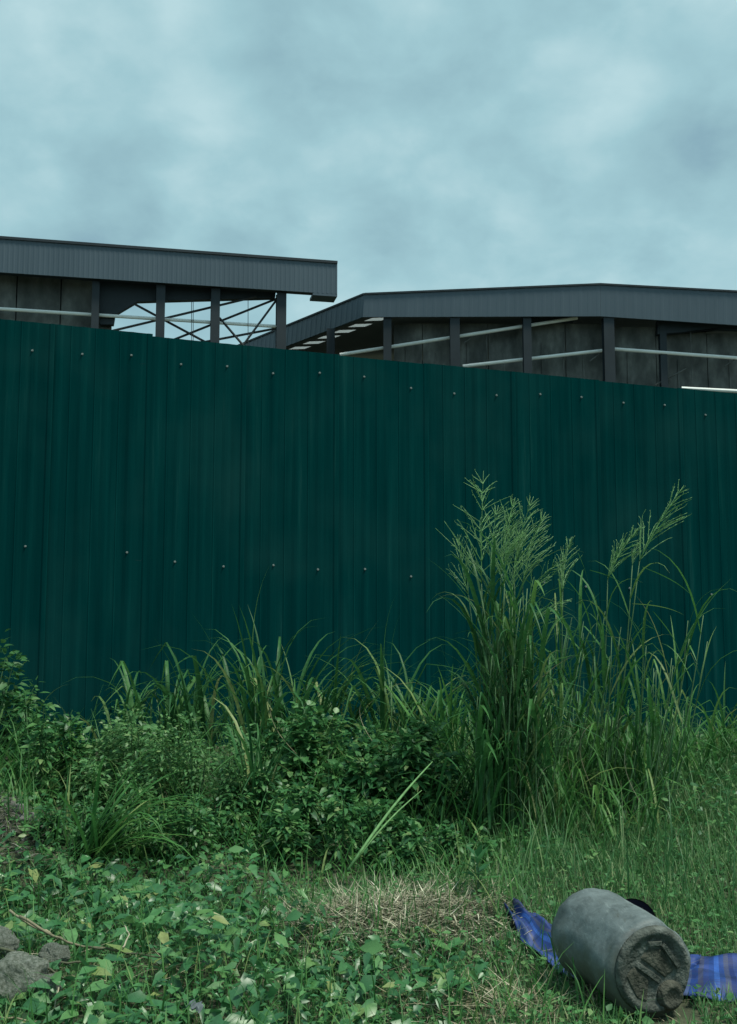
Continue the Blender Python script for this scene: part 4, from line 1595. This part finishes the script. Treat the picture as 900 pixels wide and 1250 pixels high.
# ------------------------------------------------------------------ drum, tarp and black plastic piece
F0 = P(801, 1186, 4.17)       # centre of the end face
B0 = P(722, 1138, 4.62)       # middle of the far end
zb = gz(F0.x, F0.y)
RB = .172
ax = (F0 - B0)
LEN = ax.length + .09
ax.normalize()
drum = empty('plastic_drum', (F0.x - ax.x * LEN * .5, F0.y - ax.y * LEN * .5, zb), 'grey mud-stained plastic drum lying on its side on the blue tarp', 'drum')
side = Vector((0, 0, 1)).cross(ax).normalized()
upv = ax.cross(side).normalized()
Cb = F0 - ax * LEN


def lathe(profile, seg, mat, name, parent, centre=Cb, ax_=ax, e1=side, e2=upv, closed=True, wob=0.0, dent=0.0):
    m = MB()
    V = []
    for (a, r) in profile:
        for k in range(seg):
            t = 2 * math.pi * k / seg
            rr = r * (1 + wob * math.sin(2 * t + 1 + a * 4) + wob * .6 * math.sin(3 * t + a * 9))
            if dent and r > .1:
                from mathutils import noise as mn
                rr += dent * (mn.noise(Vector((math.cos(t) * 1.5, math.sin(t) * 1.5, a * 5))) + .4 * mn.noise(Vector((math.cos(t) * 4, math.sin(t) * 4, a * 13))))
            rr *= (1.035 if dent else 1.0)
            V.append(tuple(centre + ax_ * a + (e1 * math.cos(t) + e2 * math.sin(t)) * rr))
    n = len(profile)
    q = []
    for i in range(n - 1):
        for k in range(seg):
            k2 = (k + 1) % seg
            q.append((i * seg + k, i * seg + k2, (i + 1) * seg + k2, (i + 1) * seg + k))
    V += [tuple(centre + ax_ * profile[0][0]), tuple(centre + ax_ * profile[-1][0])]
    t3 = []
    for k in range(seg):
        k2 = (k + 1) % seg
        t3.append((n * seg, k2, k))
        t3.append((n * seg + 1, (n - 1) * seg + k, (n - 1) * seg + k2))
    m.add(V, t3, q)
    return m.build(name, mat, parent, True)


prof_b = [(0, .0), (.0, .06), (.004, .1), (.018, .128), (.045, .152), (.08, .166)] + [(.11 + (LEN - .2) * i / 14, .173 + .004 * math.sin(math.pi * i / 14)) for i in range(15)] + [(LEN - .075, .173), (LEN - .068, .1705), (LEN - .058, .1705), (LEN - .05, .171), (LEN - .025, .163)]
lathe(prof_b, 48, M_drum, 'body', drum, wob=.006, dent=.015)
# muddy moulded end: rolled rim, sunken floor
prof_h = [(LEN - .024, .1625), (LEN - .010, .156), (LEN - .003, .146), (LEN - .004, .135), (LEN - .012, .126), (LEN - .017, .10), (LEN - .017, .04), (LEN - .017, .001)]
lathe(prof_h, 48, M_mud2, 'rim', drum, wob=.01)


def face_pt(u, v, d):
    """u right, v up on the end face as seen from outside, d proud of the rim plane"""
    return Cb + ax * (LEN + d) + side * u + upv * v


# which way 'side' runs on the picture
if (P(0, 0, 1) and side.x < 0):
    pass


def face_prism(name, poly, d0, d1, mat):
    m = MB()
    n = len(poly)
    A = [face_pt(u, v, d0) for u, v in poly]
    cxy = np.mean(np.array(poly), 0)
    B = [face_pt(cxy[0] + (u - cxy[0]) * .86, cxy[1] + (v - cxy[1]) * .86, d1) for u, v in poly]
    V = [tuple(p) for p in A + B] + [tuple(face_pt(cxy[0], cxy[1], d1))]
    q = [(i, (i + 1) % n, n + (i + 1) % n, n + i) for i in range(n)]
    t = [(2 * n, n + i, n + (i + 1) % n) for i in range(n)]
    m.add(V, t, q)
    o = m.build(name, mat, drum)
    bv = o.modifiers.new('soft', 'BEVEL')
    bv.width = .003
    bv.segments = 2
    return o


def bar(u0, v0, u1, v1, w):
    d = Vector((u1 - u0, v1 - v0))
    nn = Vector((-d.y, d.x)).normalized() * w * .5
    return [(u0 + nn.x, v0 + nn.y), (u0 - nn.x, v0 - nn.y), (u1 - nn.x, v1 - nn.y), (u1 + nn.x, v1 + nn.y)]


sg = 1 if side.x > 0 else -1
face_prism('moulded_ridge', [(sg * u, v) for u, v in bar(-.075, .03, .03, -.045, .022)], -.018, -.007, M_mud2)
face_prism('moulded_ridge', [(sg * u, v) for u, v in bar(.035, .095, .11, .0, .02)], -.018, -.003, M_mud2)
face_prism('moulded_ridge', [(sg * u, v) for u, v in bar(-.03, .1, .035, .098, .018)], -.018, -.005, M_mud2)
face_prism('moulded_panel', [(sg * u, v) for u, v in ((-.125, -.005), (-.085, .02), (-.02, -.03), (-.03, -.12), (-.075, -.1))], -.018, -.011, M_mud)
face_prism('moulded_panel', [(sg * u, v) for u, v in ((-.06, .05), (-.02, .085), (.04, .075), (.09, -.01), (.05, -.035))], -.018, -.012, M_mud)
# screw cap near the bottom edge of the face
cc = face_pt(sg * .068, -.098, -.02)
lathe([(0, .056), (.014, .056), (.018, .047), (.026, .045), (.029, .041), (.029, .03), (.026, .028), (.026, .001)], 20, M_mud, 'bung_cap', drum, centre=cc)

# tarp: woven plastic sheet lying under the drum
na, nb = 60, 22
cl, wd_ = TARP_CL, TARP_W
V, UV = [], []
rg = random.Random(4)
for i in range(na + 1):
    t = i / na * (len(cl) - 1)
    k = min(int(t), len(cl) - 2)
    f = t - k
    c = cl[k].lerp(cl[k + 1], f)
    w = wd_[k] * (1 - f) + wd_[k + 1] * f
    d = (cl[k + 1] - cl[k]).normalized()
    if 0 < k:
        d = ((cl[k] - cl[k - 1]).normalized() * (1 - f) * .5 + d).normalized()
    nn = Vector((-d.y, d.x, 0))
    a = i / na
    for j in range(nb + 1):
        b = j / nb - .5
        p = c + nn * (b * w)
        z = gz(p.x, p.y) + .035
        z += .018 * math.sin(9 * b + 5 * a) * (1 - .3 * a) + (.013 - .007 * (a > .5)) * math.sin(37 * a + 3 * math.sin(6 * b)) + .006 * math.sin(23 * b + 24 * a) + .004 * math.sin(61 * a - 17 * b)
        if a < .35:
            k2 = (.35 - a) / .35
            z += .0 * k2 + .05 * math.sin((b + .5) * math.pi) * k2 * min(1, a / .12) + .012 * k2 * math.sin(19 * b + 6 * a)      # bunched, standing off the grass
        z += .03 * max(0, -b - .38) * (a > .5) * 0
        dx = 1.05 - p.x
        if abs(p.x - 1.05) < .28 and a > .3:
            z = min(z, gz(p.x, p.y) + .02)
        V.append((p.x, p.y, z))
        UV.append((a * 1.3, b + .5) if a > .5 else ((b + .5) * .3 + a * .05, a * 3))
q = []
for i in range(na):
    for j in range(nb):
        q.append((i * (nb + 1) + j, (i + 1) * (nb + 1) + j, (i + 1) * (nb + 1) + j + 1, i * (nb + 1) + j + 1))
me = make_mesh('tarp', V, [q], M_tarp, True)
uvl = me.uv_layers.new(name='UVMap')
li = np.zeros(len(me.loops), dtype=np.int32)
me.loops.foreach_get('vertex_index', li)
uvl.data.foreach_set('uv', np.array(UV, dtype=np.float32)[li].ravel())
tp = link('tarp', me)
so = tp.modifiers.new('thick', 'SOLIDIFY')
so.thickness = .004
tag(tp, 'blue striped woven plastic tarp lying under the drum', 'tarp')

# curved black plastic piece behind the drum
bp = P(774, 1124, 4.86)
V, q, t3 = [], [], []
n1_, n2_ = 20, 8
for i in range(n1_ + 1):
    t = i / n1_
    for j in range(n2_ + 1):
        b = j / n2_
        r = .098 * (1 - .2 * b * b)
        if t < .2:
            X, Z = -r, -.22 * (1 - t / .2)
        elif t > .8:
            X, Z = r, -.22 * (t - .8) / .2
        else:
            a = math.pi * (t - .2) / .6
            X, Z = -math.cos(a) * r, math.sin(a) * r * .95
        V.append((X, b * .12, Z - .015 * b))
for i in range(n1_):
    for j in range(n2_):
        q.append((i * (n2_ + 1) + j, (i + 1) * (n2_ + 1) + j, (i + 1) * (n2_ + 1) + j + 1, i * (n2_ + 1) + j + 1))
V.append((0, -.012, -.03))
for i in range(n1_):
    t3.append((len(V) - 1, i * (n2_ + 1), (i + 1) * (n2_ + 1)))
o = link('plastic_shell', make_mesh('plastic_shell', V, [q, t3], M_black, True))
o.location = bp
o.rotation_euler = (R(-8), R(10), R(-16))
so = o.modifiers.new('thick', 'SOLIDIFY')
so.thickness = .006
tag(o, 'curved shiny black plastic piece sticking up behind the drum', 'plastic piece')
